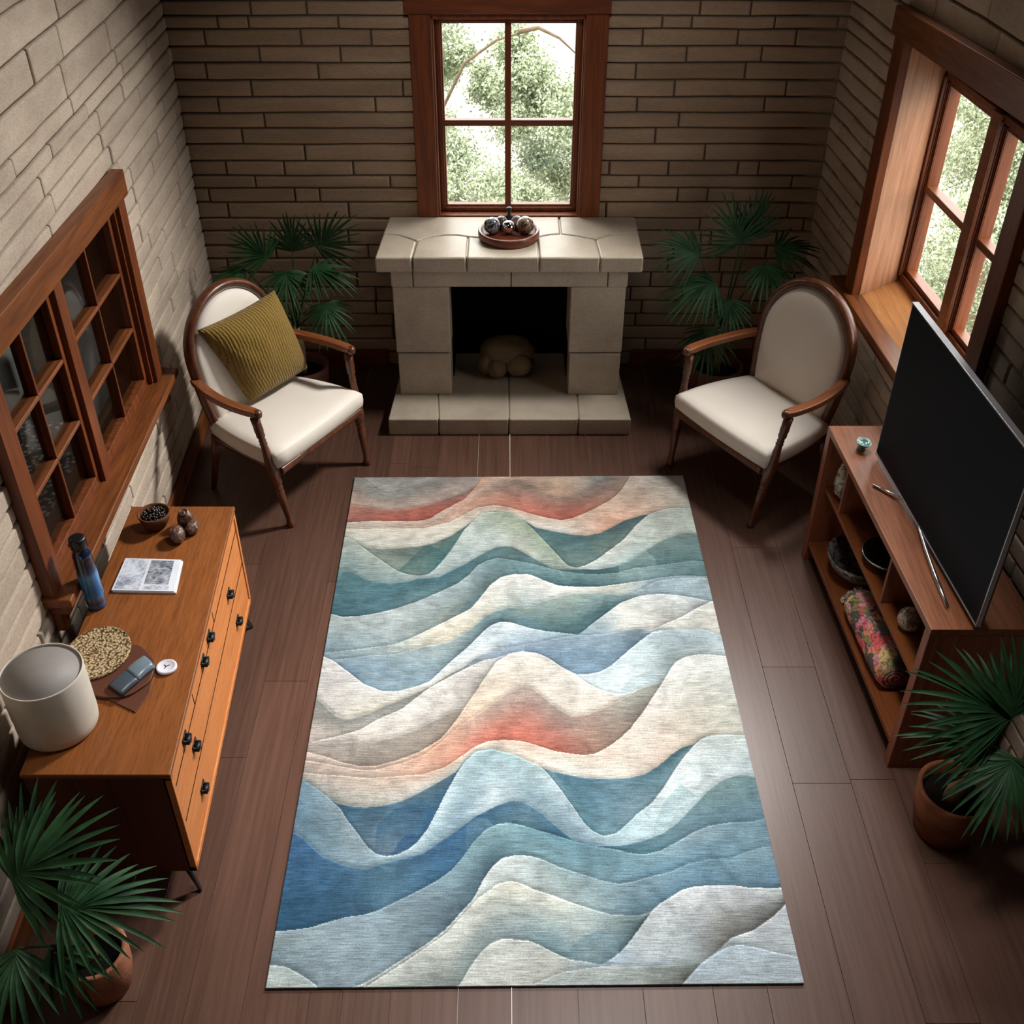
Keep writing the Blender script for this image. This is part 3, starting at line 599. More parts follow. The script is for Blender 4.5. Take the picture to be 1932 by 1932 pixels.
B([(560,1262),(620,1250),(700,1240),(745,1238),(805,1222),(849,1214),(888,1191),(914,1167),(940,1154),(961,1149),(990,1152),(1015,1141),(1060,1126),(1090,1122),(1150,1124),(1192,1124),(1215,1112),(1240,1099),(1273,1094),(1312,1093),(1350,1094)],
  [(0,(126,156,174)),(.15,(136,162,176)),(.3,(160,176,176)),(.4,(112,144,152)),(.5,(132,156,152)),(.6,(150,166,158)),(.7,(130,154,154)),(.82,(150,178,190)),(1,(180,200,210))],
  [(0,(116,148,172)),(.12,(104,140,166)),(.25,(128,158,174)),(.36,(96,116,122)),(.45,(76,108,120)),(.52,(88,122,128)),(.64,(70,108,116)),(.72,(60,96,104)),(.82,(150,176,186)),(1,(160,182,194))])
B([(590,1236),(611,1242),(629,1250),(660,1273),(686,1294),(723,1308),(748,1308),(785,1299),(811,1289),(849,1253),(883,1224),(914,1193),(927,1183),(945,1176),(966,1178),(975,1181),(1002,1189),(1028,1194),(1059,1197),(1091,1201),(1118,1180),(1144,1160),(1170,1141),(1196,1131),(1222,1125),(1248,1124),(1279,1126),(1307,1131),(1333,1136),(1350,1140)],
  [(0,(206,203,203)),(.15,(214,212,210)),(.3,(206,214,218)),(.4,(196,212,222)),(.48,(214,226,234)),(.56,(172,196,212)),(.66,(140,166,182)),(.75,(226,224,216)),(.88,(222,226,226)),(1,(205,215,222))],
  [(0,(192,190,188)),(.15,(206,196,178)),(.3,(216,214,208)),(.4,(204,212,216)),(.48,(150,172,190)),(.6,(140,166,184)),(.7,(150,172,184)),(.76,(230,226,218)),(.86,(196,190,184)),(1,(150,160,165))])
B([(570,1305),(590,1312),(598,1320),(616,1338),(629,1351),(645,1359),(660,1360),(694,1350),(733,1333),(772,1317),(811,1299),(823,1291),(849,1275),(875,1262),(890,1250),(905,1240),(940,1228),(975,1222),(1020,1215),(1060,1206),(1091,1202),(1131,1201),(1157,1197),(1183,1192),(1209,1189),(1230,1193),(1255,1180),(1286,1167),(1317,1149),(1346,1136),(1360,1130)],
  [(0,(134,136,130)),(.1,(140,140,134)),(.25,(124,126,122)),(.35,(120,124,122)),(.45,(150,164,178)),(.55,(132,156,178)),(.7,(140,166,184)),(.8,(130,150,164)),(.86,(224,220,212)),(1,(232,228,220))],
  [(0,(196,182,172)),(.1,(172,166,158)),(.25,(150,150,146)),(.35,(140,142,138)),(.45,(126,150,176)),(.55,(112,142,168)),(.7,(120,152,176)),(.8,(100,126,146)),(.88,(222,220,210)),(1,(228,222,210))])
HUMP=[(847,1380),(862,1361),(875,1341),(893,1315),(914,1284),(935,1253)]
B([(560,1410),(640,1392),(681,1380),(712,1361),(759,1341),(785,1320),(811,1301),(830,1290),(860,1274),(880,1264),(895,1257),(914,1248),(935,1246),(961,1236),(1020,1238),(1062,1263),(1085,1275),(1105,1276),(1131,1271),(1152,1260),(1178,1237),(1209,1211),(1235,1193),(1261,1191),(1299,1191),(1320,1188),(1338,1193),(1365,1202)],
  [(0,(206,196,188)),(.15,(218,210,200)),(.3,(222,216,210)),(.4,(206,200,196)),(.5,(150,164,178)),(.7,(160,184,200)),(.8,(184,206,220)),(.9,(176,200,214)),(1,(160,188,202))],
  [(0,(188,178,170)),(.15,(206,196,188)),(.3,(200,190,182)),(.38,(160,150,142)),(.5,(150,164,178)),(.65,(206,220,226)),(.8,(196,214,220)),(.9,(160,176,180)),(1,(196,210,216))])
B([(560,1404),(584,1404),(615,1406),(655,1404),(695,1402),(736,1396),(784,1380),(823,1361),(849,1348),(868,1344),(880,1336),(893,1316),(914,1285),(935,1254),(961,1238),(1000,1234),(1035,1246),(1061,1264),(1085,1276),(1105,1277),(1131,1272),(1152,1261),(1178,1238),(1209,1212),(1235,1195),(1261,1193),(1299,1193),(1320,1190),(1338,1195),(1365,1204)],
  [(0,(168,158,150)),(.15,(160,150,140)),(.3,(152,140,130)),(.38,(136,124,112)),(.5,(190,190,190)),(.7,(200,216,224)),(.8,(196,214,222)),(.9,(170,190,200)),(1,(180,202,212))],
  [(0,(176,162,152)),(.15,(156,142,130)),(.3,(142,124,112)),(.37,(150,130,118)),(.5,(190,190,190)),(.65,(200,216,222)),(.78,(210,222,226)),(.85,(140,156,158)),(1,(200,212,216))])
B([(560,1416),(582,1423),(615,1431),(642,1441),(679,1449),(709,1449),(749,1438),(790,1423),(830,1399)]+HUMP+[(961,1237),(979,1233),(986,1232),(1015,1236),(1035,1245),(1061,1263),(1085,1275),(1105,1291),(1131,1304),(1157,1312),(1178,1313),(1198,1307),(1222,1300),(1300,1290),(1400,1280)],
  [(0,(192,172,160)),(.12,(200,176,160)),(.28,(218,170,142)),(.36,(220,196,172)),(.45,(228,220,206)),(.55,(222,212,200)),(.7,(222,214,204)),(.82,(180,190,190)),(1,(200,205,205))],
  [(0,(184,170,160)),(.15,(192,168,150)),(.3,(218,160,130)),(.4,(226,196,170)),(.48,(206,190,176)),(.6,(222,206,192)),(.7,(206,190,176)),(.8,(160,160,150)),(1,(200,205,205))])
B([(560,1436),(600,1442),(679,1456),(709,1456),(760,1443),(800,1428),(830,1406),(862,1377),(888,1359),(914,1343),(940,1322),(966,1307),(984,1298),(1002,1300),(1022,1315),(1043,1333),(1061,1346),(1082,1355),(1105,1352),(1131,1343),(1162,1328),(1183,1317),(1198,1307),(1225,1296),(1300,1280),(1400,1270)],
  [(0,(190,168,156)),(.15,(198,174,158)),(.3,(220,158,128)),(.4,(190,158,142)),(.48,(170,150,140)),(.56,(166,142,132)),(.65,(168,140,126)),(.75,(160,160,150)),(.85,(140,140,132)),(1,(200,205,205))],
  [(0,(186,172,162)),(.15,(200,176,158)),(.28,(216,160,132)),(.4,(208,108,84)),(.48,(210,104,80)),(.58,(186,98,78)),(.66,(160,120,102)),(.75,(130,116,104)),(1,(200,205,205))])
B([(550,1458),(600,1464),(700,1472),(800,1464),(840,1451),(870,1431),(895,1413),(920,1402),(950,1399),(985,1402),(1008,1408),(1043,1420),(1074,1425),(1100,1428),(1122,1426),(1145,1414),(1165,1400),(1188,1380),(1198,1366),(1214,1346),(1229,1322),(1248,1294),(1263,1268),(1273,1253),(1294,1242),(1317,1238),(1338,1238),(1369,1241),(1400,1245)],
  [(0,(186,172,162)),(.15,(198,178,160)),(.28,(206,170,148)),(.38,(214,196,178)),(.5,(212,180,160)),(.6,(216,198,180)),(.68,(222,196,176)),(.78,(228,214,202)),(.86,(230,228,222)),(1,(226,226,222))],
  [(0,(150,158,156)),(.12,(180,180,172)),(.28,(200,196,188)),(.4,(190,180,168)),(.5,(222,206,188)),(.6,(214,208,200)),(.7,(228,216,200)),(.8,(226,198,180)),(.9,(206,194,176)),(1,(206,204,190))])
H2=[(878,1437),(900,1420),(924,1416),(943,1420),(970,1427),(1000,1441)]
B([(540,1462),(572,1474),(593,1488),(615,1505),(636,1519),(663,1525),(690,1527),(722,1524),(763,1513),(803,1493),(838,1473),(862,1458)]+H2+[(1008,1444),(1037,1457),(1071,1465),(1102,1471),(1151,1473),(1185,1471),(1216,1464),(1242,1448),(1265,1428),(1285,1414),(1307,1408),(1319,1398),(1336,1391),(1370,1389),(1415,1390)],
  [(0,(84,128,156)),(.1,(44,92,120)),(.2,(72,112,138)),(.33,(70,96,112)),(.42,(120,150,160)),(.5,(140,166,172)),(.58,(66,110,132)),(.7,(92,130,148)),(.8,(70,110,124)),(.86,(48,82,90)),(1,(170,190,190))],
  [(0,(120,150,166)),(.1,(60,110,140)),(.2,(112,132,150)),(.28,(36,88,124)),(.35,(52,100,130)),(.5,(120,150,165)),(.62,(84,132,150)),(.72,(116,150,166)),(.82,(104,140,154)),(1,(170,190,190))])
B([(540,1464),(572,1476),(593,1489),(615,1505),(642,1528),(655,1550),(674,1574),(693,1601),(709,1614),(728,1619),(749,1616),(773,1605),(790,1590),(808,1566),(822,1539),(838,1507),(857,1472),(870,1450),(879,1438),(900,1421),(924,1417),(943,1421),(970,1428),(1000,1442),(1014,1446),(1031,1460),(1054,1488),(1077,1520),(1100,1554),(1117,1571),(1139,1581),(1162,1576),(1179,1562),(1202,1539),(1228,1520),(1253,1488),(1276,1451),(1293,1428),(1310,1409),(1319,1400),(1336,1392),(1370,1390),(1415,1391)],
  [(0,(104,142,164)),(.1,(140,164,176)),(.2,(156,182,194)),(.32,(190,212,222)),(.4,(150,180,190)),(.48,(150,178,184)),(.55,(176,194,200)),(.62,(150,176,190)),(.72,(176,206,216)),(.8,(214,228,232)),(.9,(206,214,214)),(1,(200,210,208))],
  [(0,(84,126,154)),(.12,(120,150,166)),(.25,(140,172,188)),(.35,(130,164,182)),(.42,(196,212,220)),(.5,(130,158,172)),(.6,(110,142,160)),(.68,(170,200,212)),(.76,(186,212,220)),(.85,(214,226,230)),(1,(196,210,216))])
B([(530,1566),(553,1574),(574,1587),(593,1606),(609,1620),(642,1634),(668,1641),(695,1643),(717,1634),(749,1626),(798,1614),(817,1601),(857,1574),(897,1544),(938,1523),(965,1514),(986,1516),(1000,1523),(1023,1539),(1043,1557),(1065,1576),(1085,1591),(1128,1600),(1179,1598),(1216,1589),(1250,1576),(1279,1554),(1307,1525),(1336,1494),(1364,1474),(1387,1466),(1407,1465),(1424,1470),(1450,1478)],
  [(0,(40,96,142)),(.1,(48,102,140)),(.2,(70,116,142)),(.32,(44,100,142)),(.42,(48,94,124)),(.5,(84,126,148)),(.58,(40,92,122)),(.7,(64,108,126)),(.82,(104,138,150)),(.92,(116,146,150)),(1,(110,142,150))],
  [(0,(30,88,124)),(.12,(40,90,124)),(.22,(76,122,150)),(.32,(44,100,138)),(.4,(56,104,134)),(.48,(84,122,140)),(.56,(52,102,130)),(.68,(66,118,134)),(.8,(92,130,146)),(1,(100,140,158))])
B([(500,1762),(520,1761),(555,1758),(588,1753),(620,1743),(652,1734),(685,1730),(712,1722),(749,1704),(790,1684),(825,1665),(854,1644),(876,1617),(895,1590),(919,1567),(943,1557),(965,1556),(990,1562),(1008,1568),(1037,1576),(1065,1585),(1088,1592),(1122,1601),(1157,1605),(1185,1612),(1213,1616),(1245,1609),(1279,1591),(1307,1574),(1339,1561),(1379,1555),(1418,1554),(1441,1548),(1480,1543)],
  [(0,(150,172,180)),(.15,(146,170,184)),(.28,(132,158,174)),(.36,(120,154,168)),(.44,(126,166,176)),(.52,(96,140,154)),(.62,(96,142,160)),(.75,(120,156,170)),(.85,(140,168,182)),(1,(104,146,164))],
  [(0,(124,150,162)),(.15,(150,172,186)),(.25,(126,150,164)),(.34,(90,116,132)),(.42,(66,100,116)),(.5,(110,150,160)),(.62,(112,152,166)),(.75,(96,140,164)),(.88,(104,148,172)),(1,(120,160,178))])
B([(480,1822),(500,1822),(510,1824),(542,1828),(569,1843),(596,1861),(620,1900),(1600,1960)],
  [(0,(190,204,206)),(.1,(176,192,192)),(1,(176,192,192))],[(0,(190,200,196)),(1,(180,195,195))])
B([(480,1890),(640,1875),(687,1859),(722,1838),(763,1811),(803,1786),(841,1757),(870,1725),(895,1698),(911,1665),(927,1641),(948,1622),(973,1617),(1000,1618),(1026,1626),(1054,1639),(1085,1649),(1108,1656),(1139,1666),(1168,1671),(1194,1667),(1228,1657),(1265,1648),(1299,1633),(1336,1625),(1379,1622),(1407,1611),(1436,1602),(1480,1595)],
  [(0,(190,198,196)),(.25,(200,206,204)),(.38,(216,222,222)),(.46,(206,214,214)),(.54,(150,172,174)),(.62,(136,164,172)),(.72,(126,158,174)),(.85,(104,146,168)),(1,(130,166,182))],
  [(0,(190,196,190)),(.25,(160,168,162)),(.35,(190,196,190)),(.46,(180,190,188)),(.55,(160,176,176)),(.62,(150,174,180)),(.7,(100,136,154)),(.8,(92,136,162)),(.92,(104,146,170)),(1,(90,132,158))])
B([(480,1895),(690,1866),(765,1818),(843,1764),(872,1732),(900,1699),(914,1690),(938,1672),(962,1665),(986,1671),(1008,1682),(1043,1693),(1080,1707),(1117,1719),(1151,1729),(1179,1730),(1208,1730),(1228,1724),(1242,1710),(1265,1696),(1287,1682),(1310,1676),(1344,1674),(1379,1673),(1413,1678),(1447,1679),(1490,1678)],
  [(0,(196,202,198)),(.25,(200,204,198)),(.36,(214,216,208)),(.46,(204,202,188)),(.54,(216,216,204)),(.62,(170,186,186)),(.7,(120,146,150)),(.78,(206,212,216)),(.9,(200,206,208)),(1,(206,212,216))],
  [(0,(180,190,188)),(.25,(166,176,168)),(.36,(130,142,140)),(.46,(140,160,164)),(.54,(112,146,158)),(.6,(150,172,176)),(.66,(90,120,134)),(.72,(70,90,92)),(.8,(196,198,198)),(.88,(170,164,160)),(1,(110,112,112))])
B([(480,1900),(700,1890),(840,1880),(870,1859),(884,1832),(905,1803),(924,1784),(951,1774),(978,1777),(1000,1779),(1017,1786),(1045,1801),(1074,1814),(1102,1817),(1128,1823),(1137,1823),(1162,1807),(1185,1784),(1208,1753),(1228,1725),(1242,1711),(1265,1697),(1287,1683),(1310,1677),(1344,1675),(1379,1674),(1413,1679),(1447,1680),(1490,1679)],
  [(0,(200,204,200)),(.36,(214,216,210)),(.46,(200,202,196)),(.54,(196,198,192)),(.62,(150,176,190)),(.7,(200,208,214)),(.8,(208,212,216)),(.9,(206,210,214)),(1,(200,206,210))],
  [(0,(190,198,196)),(.36,(206,210,206)),(.45,(196,196,190)),(.54,(200,200,192)),(.62,(160,180,192)),(.72,(182,190,194)),(.8,(160,170,176)),(.86,(118,116,112)),(1,(110,110,108))])
B([(480,1930),(860,1930),(980,1872),(1060,1838),(1137,1826),(1208,1828),(1265,1825),(1322,1821),(1350,1801),(1379,1773),(1421,1759),(1458,1733),(1481,1710),(1510,1685)],
  [(0,(176,186,184)),(.5,(176,186,184)),(.62,(172,180,178)),(.72,(150,158,154)),(.82,(110,116,112)),(.9,(200,208,216)),(1,(208,214,222))],
  [(0,(176,186,184)),(.5,(180,190,190)),(.68,(180,186,186)),(.78,(110,112,106)),(.85,(160,170,176)),(1,(200,208,214))])
B([(480,1990),(1200,1960),(1290,1858),(1322,1822),(1350,1802),(1372,1790),(1396,1786),(1420,1790),(1460,1800),(1530,1815)],
  [(0,(180,198,212)),(.85,(176,194,208)),(1,(186,200,212))],[(0,(180,196,208)),(1,(184,198,208))])
def rug_uv(x, y):
    """a traced point to the rug's own coordinates: u across 0..1, v along 0..1 from the fireplace end"""
    f_, pt = 2057.78, math.radians(37.27163570612719)
    a, b = (x - 957) / f_, (966 - y) / f_
    dx, dy, dz = a, b * math.sin(pt) + math.cos(pt), b * math.cos(pt) - math.sin(pt)
    k = 3.2 / -dz; px_, py_ = dx * k - .073, dy * k - 3.136; w_ = math.radians(-.571)
    return ((px_ * math.cos(w_) - py_ * math.sin(w_)) / 1.656 + .5, .5 - (px_ * math.sin(w_) + py_ * math.cos(w_)) / 2.699)
RUG = [([rug_uv(*q) for q in pts], t, b) for pts, t, b in BANDS]
# ---------------------------------------------------------------- rug: the printed wave pattern, traced band by band (u across, v from the fireplace end)
OVERLAYS = [
((800, 1060), [(748, 1084), (775, 1058), (800, 1034), (812, 1031), (830, 1040), (850, 1052)], (50, 98, 104), .65),
((1040, 1015), [(1000, 1012), (1022, 1004), (1040, 1004), (1080, 1014), (1100, 1026), (1140, 1052)], (72, 116, 126), .55),
((1200, 1060), [(1165, 1066), (1185, 1044), (1204, 1036), (1218, 1042), (1235, 1056)], (150, 174, 172), .6),
((900, 1115), [(868, 1154), (890, 1128), (908, 1117), (922, 1116)], (88, 122, 128), .6),
((1000, 1180), [(968, 1182), (982, 1171), (994, 1169), (1008, 1178), (1030, 1196)], (92, 132, 152), .7),
((930, 1235), [(885, 1254), (902, 1232), (930, 1220), (962, 1215), (990, 1222)], (146, 168, 188), .7),
((700, 1270), [(680, 1262), (720, 1278), (760, 1290), (790, 1296)], (150, 172, 180), .6),
((1190, 1290), [(1172, 1302), (1192, 1282), (1215, 1272), (1240, 1266)], (168, 188, 196), .6),
((780, 1540), [(712, 1560), (745, 1530), (775, 1518), (800, 1512), (822, 1534)], (34, 92, 128), .65),
((765, 1600), [(738, 1620), (756, 1588), (772, 1574), (800, 1582)], (28, 80, 124), .7),
((600, 1550), [(556, 1556), (590, 1556), (618, 1542), (630, 1538), (646, 1556)], (104, 140, 156), .6),
((1030, 1500), [(985, 1526), (1000, 1512), (1030, 1510), (1048, 1520), (1075, 1522)], (132, 160, 172), .65),
((1290, 1500), [(1232, 1566), (1250, 1520), (1272, 1494), (1285, 1483), (1302, 1496), (1330, 1518)], (158, 190, 200), .7),
((1120, 1790), [(1066, 1806), (1080, 1786), (1098, 1772), (1130, 1756), (1150, 1766), (1166, 1782)], (110, 148, 164), .6),
((1180, 1810), [(1150, 1818), (1168, 1800), (1184, 1788), (1200, 1796), (1212, 1814), (1240, 1808), (1270, 1818)], (166, 186, 202), .6),
((900, 1800), [(868, 1800), (890, 1772), (915, 1756), (950, 1748)], (150, 172, 176), .4),
((640, 1100), [(634, 1092), (655, 1082), (668, 1082), (690, 1098)], (58, 104, 118), .5),
((1080, 1240), [(1055, 1236), (1085, 1226), (1120, 1226), (1150, 1240)], (106, 142, 168), .5),
((930, 1540), [(880, 1560), (897, 1547), (915, 1545), (930, 1560)], (96, 132, 152), .5),
]
def build_rug():
    cx_, cy_, RW, RLn, yaw = .073, 3.136, 1.656, 2.699, math.radians(.571)
    nu, nv = 520, 850
    u1 = (np.arange(nu) / (nu - 1)); v1 = np.arange(nv) / (nv - 1)
    curves = []
    for c, _, _ in RUG:
        p = np.array(c); o_ = np.argsort(p[:, 0], kind='stable'); p = p[o_]
        q = np.interp(np.linspace(-.1, 1.1, 1201), p[:, 0], p[:, 1]); ker = np.hanning(19); ker /= ker.sum()
        q = np.convolve(np.pad(q, 9, 'edge'), ker, 'valid'); curves.append(np.interp(u1, np.linspace(-.1, 1.1, 1201), q))
    curves = np.array(curves); n = len(curves)
    V, U = np.meshgrid(v1, u1, indexing='ij')
    idx = np.zeros((nv, nu), int)
    for k in range(n): idx[V >= curves[k][None]] = k
    img = np.zeros((nv, nu, 3)); hgt = np.zeros((nv, nu))
    prs = lambda s: s
    for k in range(n):
        m_ = idx == k
        if not m_.any(): continue
        bot = np.min(np.where(curves[k + 1:] > curves[k][None] + .002, curves[k + 1:], 1.0), axis=0) if k + 1 < n else np.ones(nu)
        t, b = prs(RUG[k][1]), prs(RUG[k][2])
        ct = np.stack([np.interp(u1, [x for x, _ in t], [c[i] for _, c in t]) for i in range(3)], -1)
        cb = np.stack([np.interp(u1, [x for x, _ in b], [c[i] for _, c in b]) for i in range(3)], -1)
        f_ = np.clip((V - curves[k]) / np.maximum(bot - curves[k], 1e-3), 0, 1)
        f_ = (f_ * f_ * (3 - 2 * f_))[..., None]
        col = ct[None] * (1 - f_) + cb[None] * f_
        dt = V - curves[k]; db = bot - V
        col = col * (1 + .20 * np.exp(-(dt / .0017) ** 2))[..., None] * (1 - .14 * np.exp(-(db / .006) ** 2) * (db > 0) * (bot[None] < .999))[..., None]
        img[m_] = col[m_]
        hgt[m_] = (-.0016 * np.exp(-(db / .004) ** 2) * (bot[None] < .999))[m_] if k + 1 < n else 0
    Ukey = u1
    for band, pts, colr, alpha in OVERLAYS:
        q_ = np.array([rug_uv(*p) for p in pts]); o_ = np.argsort(q_[:, 0], kind='stable'); q_ = q_[o_]
        su, sv = rug_uv(*band); kk = idx[min(nv - 1, max(0, int(sv * (nv - 1)))), min(nu - 1, max(0, int(su * (nu - 1))))]
        cv = np.interp(u1, q_[:, 0], q_[:, 1]); inside = (u1 >= q_[0, 0]) & (u1 <= q_[-1, 0]); d_ = V - cv[None]
        wgt = np.clip(d_ / .0012, 0, 1) * np.exp(-np.maximum(d_, 0) / .05) * inside[None] * (idx == kk) * alpha
        img = img * (1 - wgt[..., None]) + np.array(colr, float) * wgt[..., None]
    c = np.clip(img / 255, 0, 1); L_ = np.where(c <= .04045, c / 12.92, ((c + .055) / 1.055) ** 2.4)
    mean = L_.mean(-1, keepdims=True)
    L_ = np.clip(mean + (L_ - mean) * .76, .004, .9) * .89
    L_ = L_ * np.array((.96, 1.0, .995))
    X = (U - .5) * RW; Yv = (.5 - V) * RLn; Z = .011 + hgt
    ca, sa = math.cos(yaw), math.sin(yaw)
    co = np.stack([X * ca - Yv * sa, X * sa + Yv * ca, Z], -1).reshape(-1, 3)
    i0 = (np.arange(nv - 1)[:, None] * nu + np.arange(nu - 1)[None]).reshape(-1)
    quads = np.stack([i0, i0 + nu, i0 + nu + 1, i0 + 1], -1)
    ring = np.concatenate([np.arange(nu), np.arange(1, nv) * nu + nu - 1, (nv - 1) * nu + np.arange(nu - 2, -1, -1), np.arange(nv - 2, 0, -1) * nu])
    nr = len(ring); base = len(co); low = co[ring].copy(); low[:, 2] = .0005
    s0 = np.stack([ring, np.roll(ring, -1), base + np.roll(np.arange(nr), -1), base + np.arange(nr)], -1)
    co = np.concatenate([co, low]); quads = np.concatenate([quads, s0])
    me = bpy.data.meshes.new('rug'); me.vertices.add(len(co)); me.vertices.foreach_set('co', co.astype('f4').ravel())
    me.loops.add(quads.size); me.loops.foreach_set('vertex_index', quads.astype('i4').ravel())
    me.polygons.add(len(quads)); me.polygons.foreach_set('loop_start', (np.arange(len(quads)) * 4).astype('i4')); me.polygons.foreach_set('loop_total', np.full(len(quads), 4, 'i4'))
    me.update(calc_edges=True); me.validate()
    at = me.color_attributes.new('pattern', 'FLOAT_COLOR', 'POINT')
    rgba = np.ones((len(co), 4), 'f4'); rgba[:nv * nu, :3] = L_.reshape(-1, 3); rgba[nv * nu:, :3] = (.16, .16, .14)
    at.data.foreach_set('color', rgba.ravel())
    sm_ = np.ones(len(quads), bool); sm_[-nr:] = False; me.polygons.foreach_set('use_smooth', sm_)
    m, nt, b = nodemat('woven_rug')
    a = N(nt, 'Attribute', attribute_name='pattern')
    v = coord(nt, (14, 260, 1)); n1 = noise_tex(nt, v, 1, 4, .7)
    v2 = coord(nt, (1, 1, 1)); n2 = noise_tex(nt, v2, 420, 2, .7); n3 = noise_tex(nt, v2, 7, 4, .6, 1.2)
    v4 = coord(nt, (3, 40, 1)); n4 = noise_tex(nt, v4, 1, 3, .6)
    def mul(inp, fac, lo, hi, p0=.3, p1=.7):
        r = ramp(nt, fac, [(p0, (lo, lo, lo, 1)), (p1, (hi, hi, hi, 1))]); q = N(nt, 'Mix', data_type='RGBA', blend_type='MULTIPLY'); q.inputs['Factor'].default_value = 1
        nt.links.new(inp, q.inputs['A']); nt.links.new(r.outputs[0], q.inputs['B']); return q.outputs['Result']
    o_ = mul(a.outputs['Color'], n1.outputs[0], .55, 1.22, .34, .64); o_ = mul(o_, n2.outputs[0], .60, 1.28); o_ = mul(o_, n3.outputs[0], .80, 1.13, .36, .62); o_ = mul(o_, n4.outputs[0], .88, 1.08)
    nt.links.new(o_, b.inputs['Base Color']); b.inputs['Roughness'].default_value = .95; b.inputs['Specular IOR Level'].default_value = .1
    bump(nt, b, n2.outputs[0], .35, .002)
    me.materials.append(m)
    o = bpy.data.objects.new('rug', me); COL.objects.link(o); o.location = (cx_, cy_, 0)
    tag(o, 'large rectangular rug with blue, teal, cream and coral wave pattern on the plank floor', 'rug')
build_rug()

# ---------------------------------------------------------------- armchairs: u across, v forward
def armchair():
    t = thing('armchair', 'a', 'armchair')
    CW, AW = M['chairwood'], M['armwood']
    # seat cushion
    def seat_outline(k=0):
        fw, bw, d0, d1 = .318 - k, .255 - k, .022 - k, -.445 + k
        pts = []
        for a, b, bulge in (((-fw, d0), (fw, d0), (0, .012)), ((fw, d0), (bw, d1), (.022, 0)), ((bw, d1), (-bw, d1), (0, 0)), ((-bw, d1), (-fw, d0), (-.022, 0))):
            for q in range(10):
                s = q / 10; w_ = 4 * s * (1 - s)
                pts.append((a[0] + (b[0] - a[0]) * s + bulge[0] * w_, a[1] + (b[1] - a[1]) * s + bulge[1] * w_))
        return pts
    lev = [(.006, .335), (.0, .343), (-.003, .375), (-.001, .408), (.010, .420), (.05, .428), (.12, .434), (.2, .436)]
    V = []; F = []
    for k, z in lev: V += [(x, y, z) for x, y in seat_outline(k)]
    for i in range(len(lev) - 1): F += [(i * 40 + j, i * 40 + (j + 1) % 40, (i + 1) * 40 + (j + 1) % 40, (i + 1) * 40 + j) for j in range(40)]
    F += [tuple(range(40))[::-1], tuple(range((len(lev) - 1) * 40, len(lev) * 40))]
    mk('seat', V, F, M['cream'], t, True)
    # rail under the cushion
    r_ = MB()
    for a, b in (((-.30, .012), (.30, .012)), ((.30, .012), (.25, -.43)), ((.25, -.43), (-.25, -.43)), ((-.25, -.43), (-.30, .012))):
        r_.tube([(a[0], a[1], .315), (b[0], b[1], .315)], .021, 8, (1.0, 1.15))
    r_.mk('seat_rail', CW, t, bevel=.003)
    # turned front legs that carry the arms
    prof = [(.015, 0), (.019, .004), (.020, .02), (.016, .034), (.0135, .045), (.0145, .06), (.019, .15), (.0215, .205), (.0165, .212), (.0215, .219), (.0225, .226), (.0185, .234), (.025, .243), (.0265, .30), (.0265, .345), (.022, .385), (.0185, .425), (.0155, .455), (.019, .463), (.0145, .471), (.018, .48), (.0145, .49), (.0205, .505), (.019, .52), (.0215, .532), (.0205, .56), (.022, .60)]
    for s in (-1, 1):
        a = Vector((s * .300, .03, 0)); b = Vector((s * .338, -.058, .605)); d = b - a
        MB().lathe([(r, h * d.length / .605) for r, h in prof], a, d, 20).mk('leg', CW, t, smooth=True)
    for s in (-1, 1):
        MB().tube([(s * .245, -.435, .33), (s * .25, -.455, .2), (s * .262, -.50, 0)], [.021, .019, .013], 12).mk('leg', CW, t, smooth=True)
    # back: arched frame and padded panel, leaning back
    zB, zT = .40, .985
    vb = lambda z: -.425 - (z - zB) * .14
    half = lambda z: None
    out = []
    zc = zT - .27
    for q in range(15): z = zB - .04 + (zc - zB + .04) * q / 14; out.append((-(.238 + .037 * math.sin(min(1, (z - zB + .04) / (zc - zB + .04)) * math.pi / 2)), z))
    for q in range(1, 24):
        an = math.pi - math.pi * q / 24; out.append((.275 * math.cos(an), zc + .27 * math.sin(an)))
    for q in range(14, -1, -1): z = zB - .04 + (zc - zB + .04) * q / 14; out.append(((.238 + .037 * math.sin(min(1, (z - zB + .04) / (zc - zB + .04)) * math.pi / 2)), z))
    MB().tube([(x, vb(z), z) for x, z in out], .0215, 12, (.95, 1.35), up=(0, -1, -.14)).mk('back_frame', CW, t, smooth=True)
    inn = [(x * .925, z if z < zB + .02 else zB + (z - zB) * .955) for x, z in out]
    inn = [(x, max(z, zB + .012)) for x, z in inn]
    nI = len(inn); V = []; F = []; ctr = (0, (zB + zT) / 2)
    rings = [(1.0, -.006), (1.0, .012), (.985, .022), (.94, .032), (.80, .041), (.5, .047), (.2, .049), (.02, .05)]
    for sc, dv in rings:
        for x, z in inn:
            xx, zz = x * sc, ctr[1] + (z - ctr[1]) * sc; V.append((xx, vb(zz) + dv, zz))
    for i in range(len(rings) - 1): F += [(i * nI + j, i * nI + (j + 1) % nI, (i + 1) * nI + (j + 1) % nI, (i + 1) * nI + j) for j in range(nI)]
    F.append(tuple(range((len(rings) - 1) * nI, len(rings) * nI)))
    bk_ = mk('backrest', V, F, M['cream'], t, True)
    pad = [(x * .95, vb(z) + .016, z if z < zB + .04 else zB + (z - zB) * .968) for x, z in out]
    MB().tube([p for p in pad if p[2] > zB + .02], .0045, 8).mk('piping', M['piping'], bk_, smooth=True)
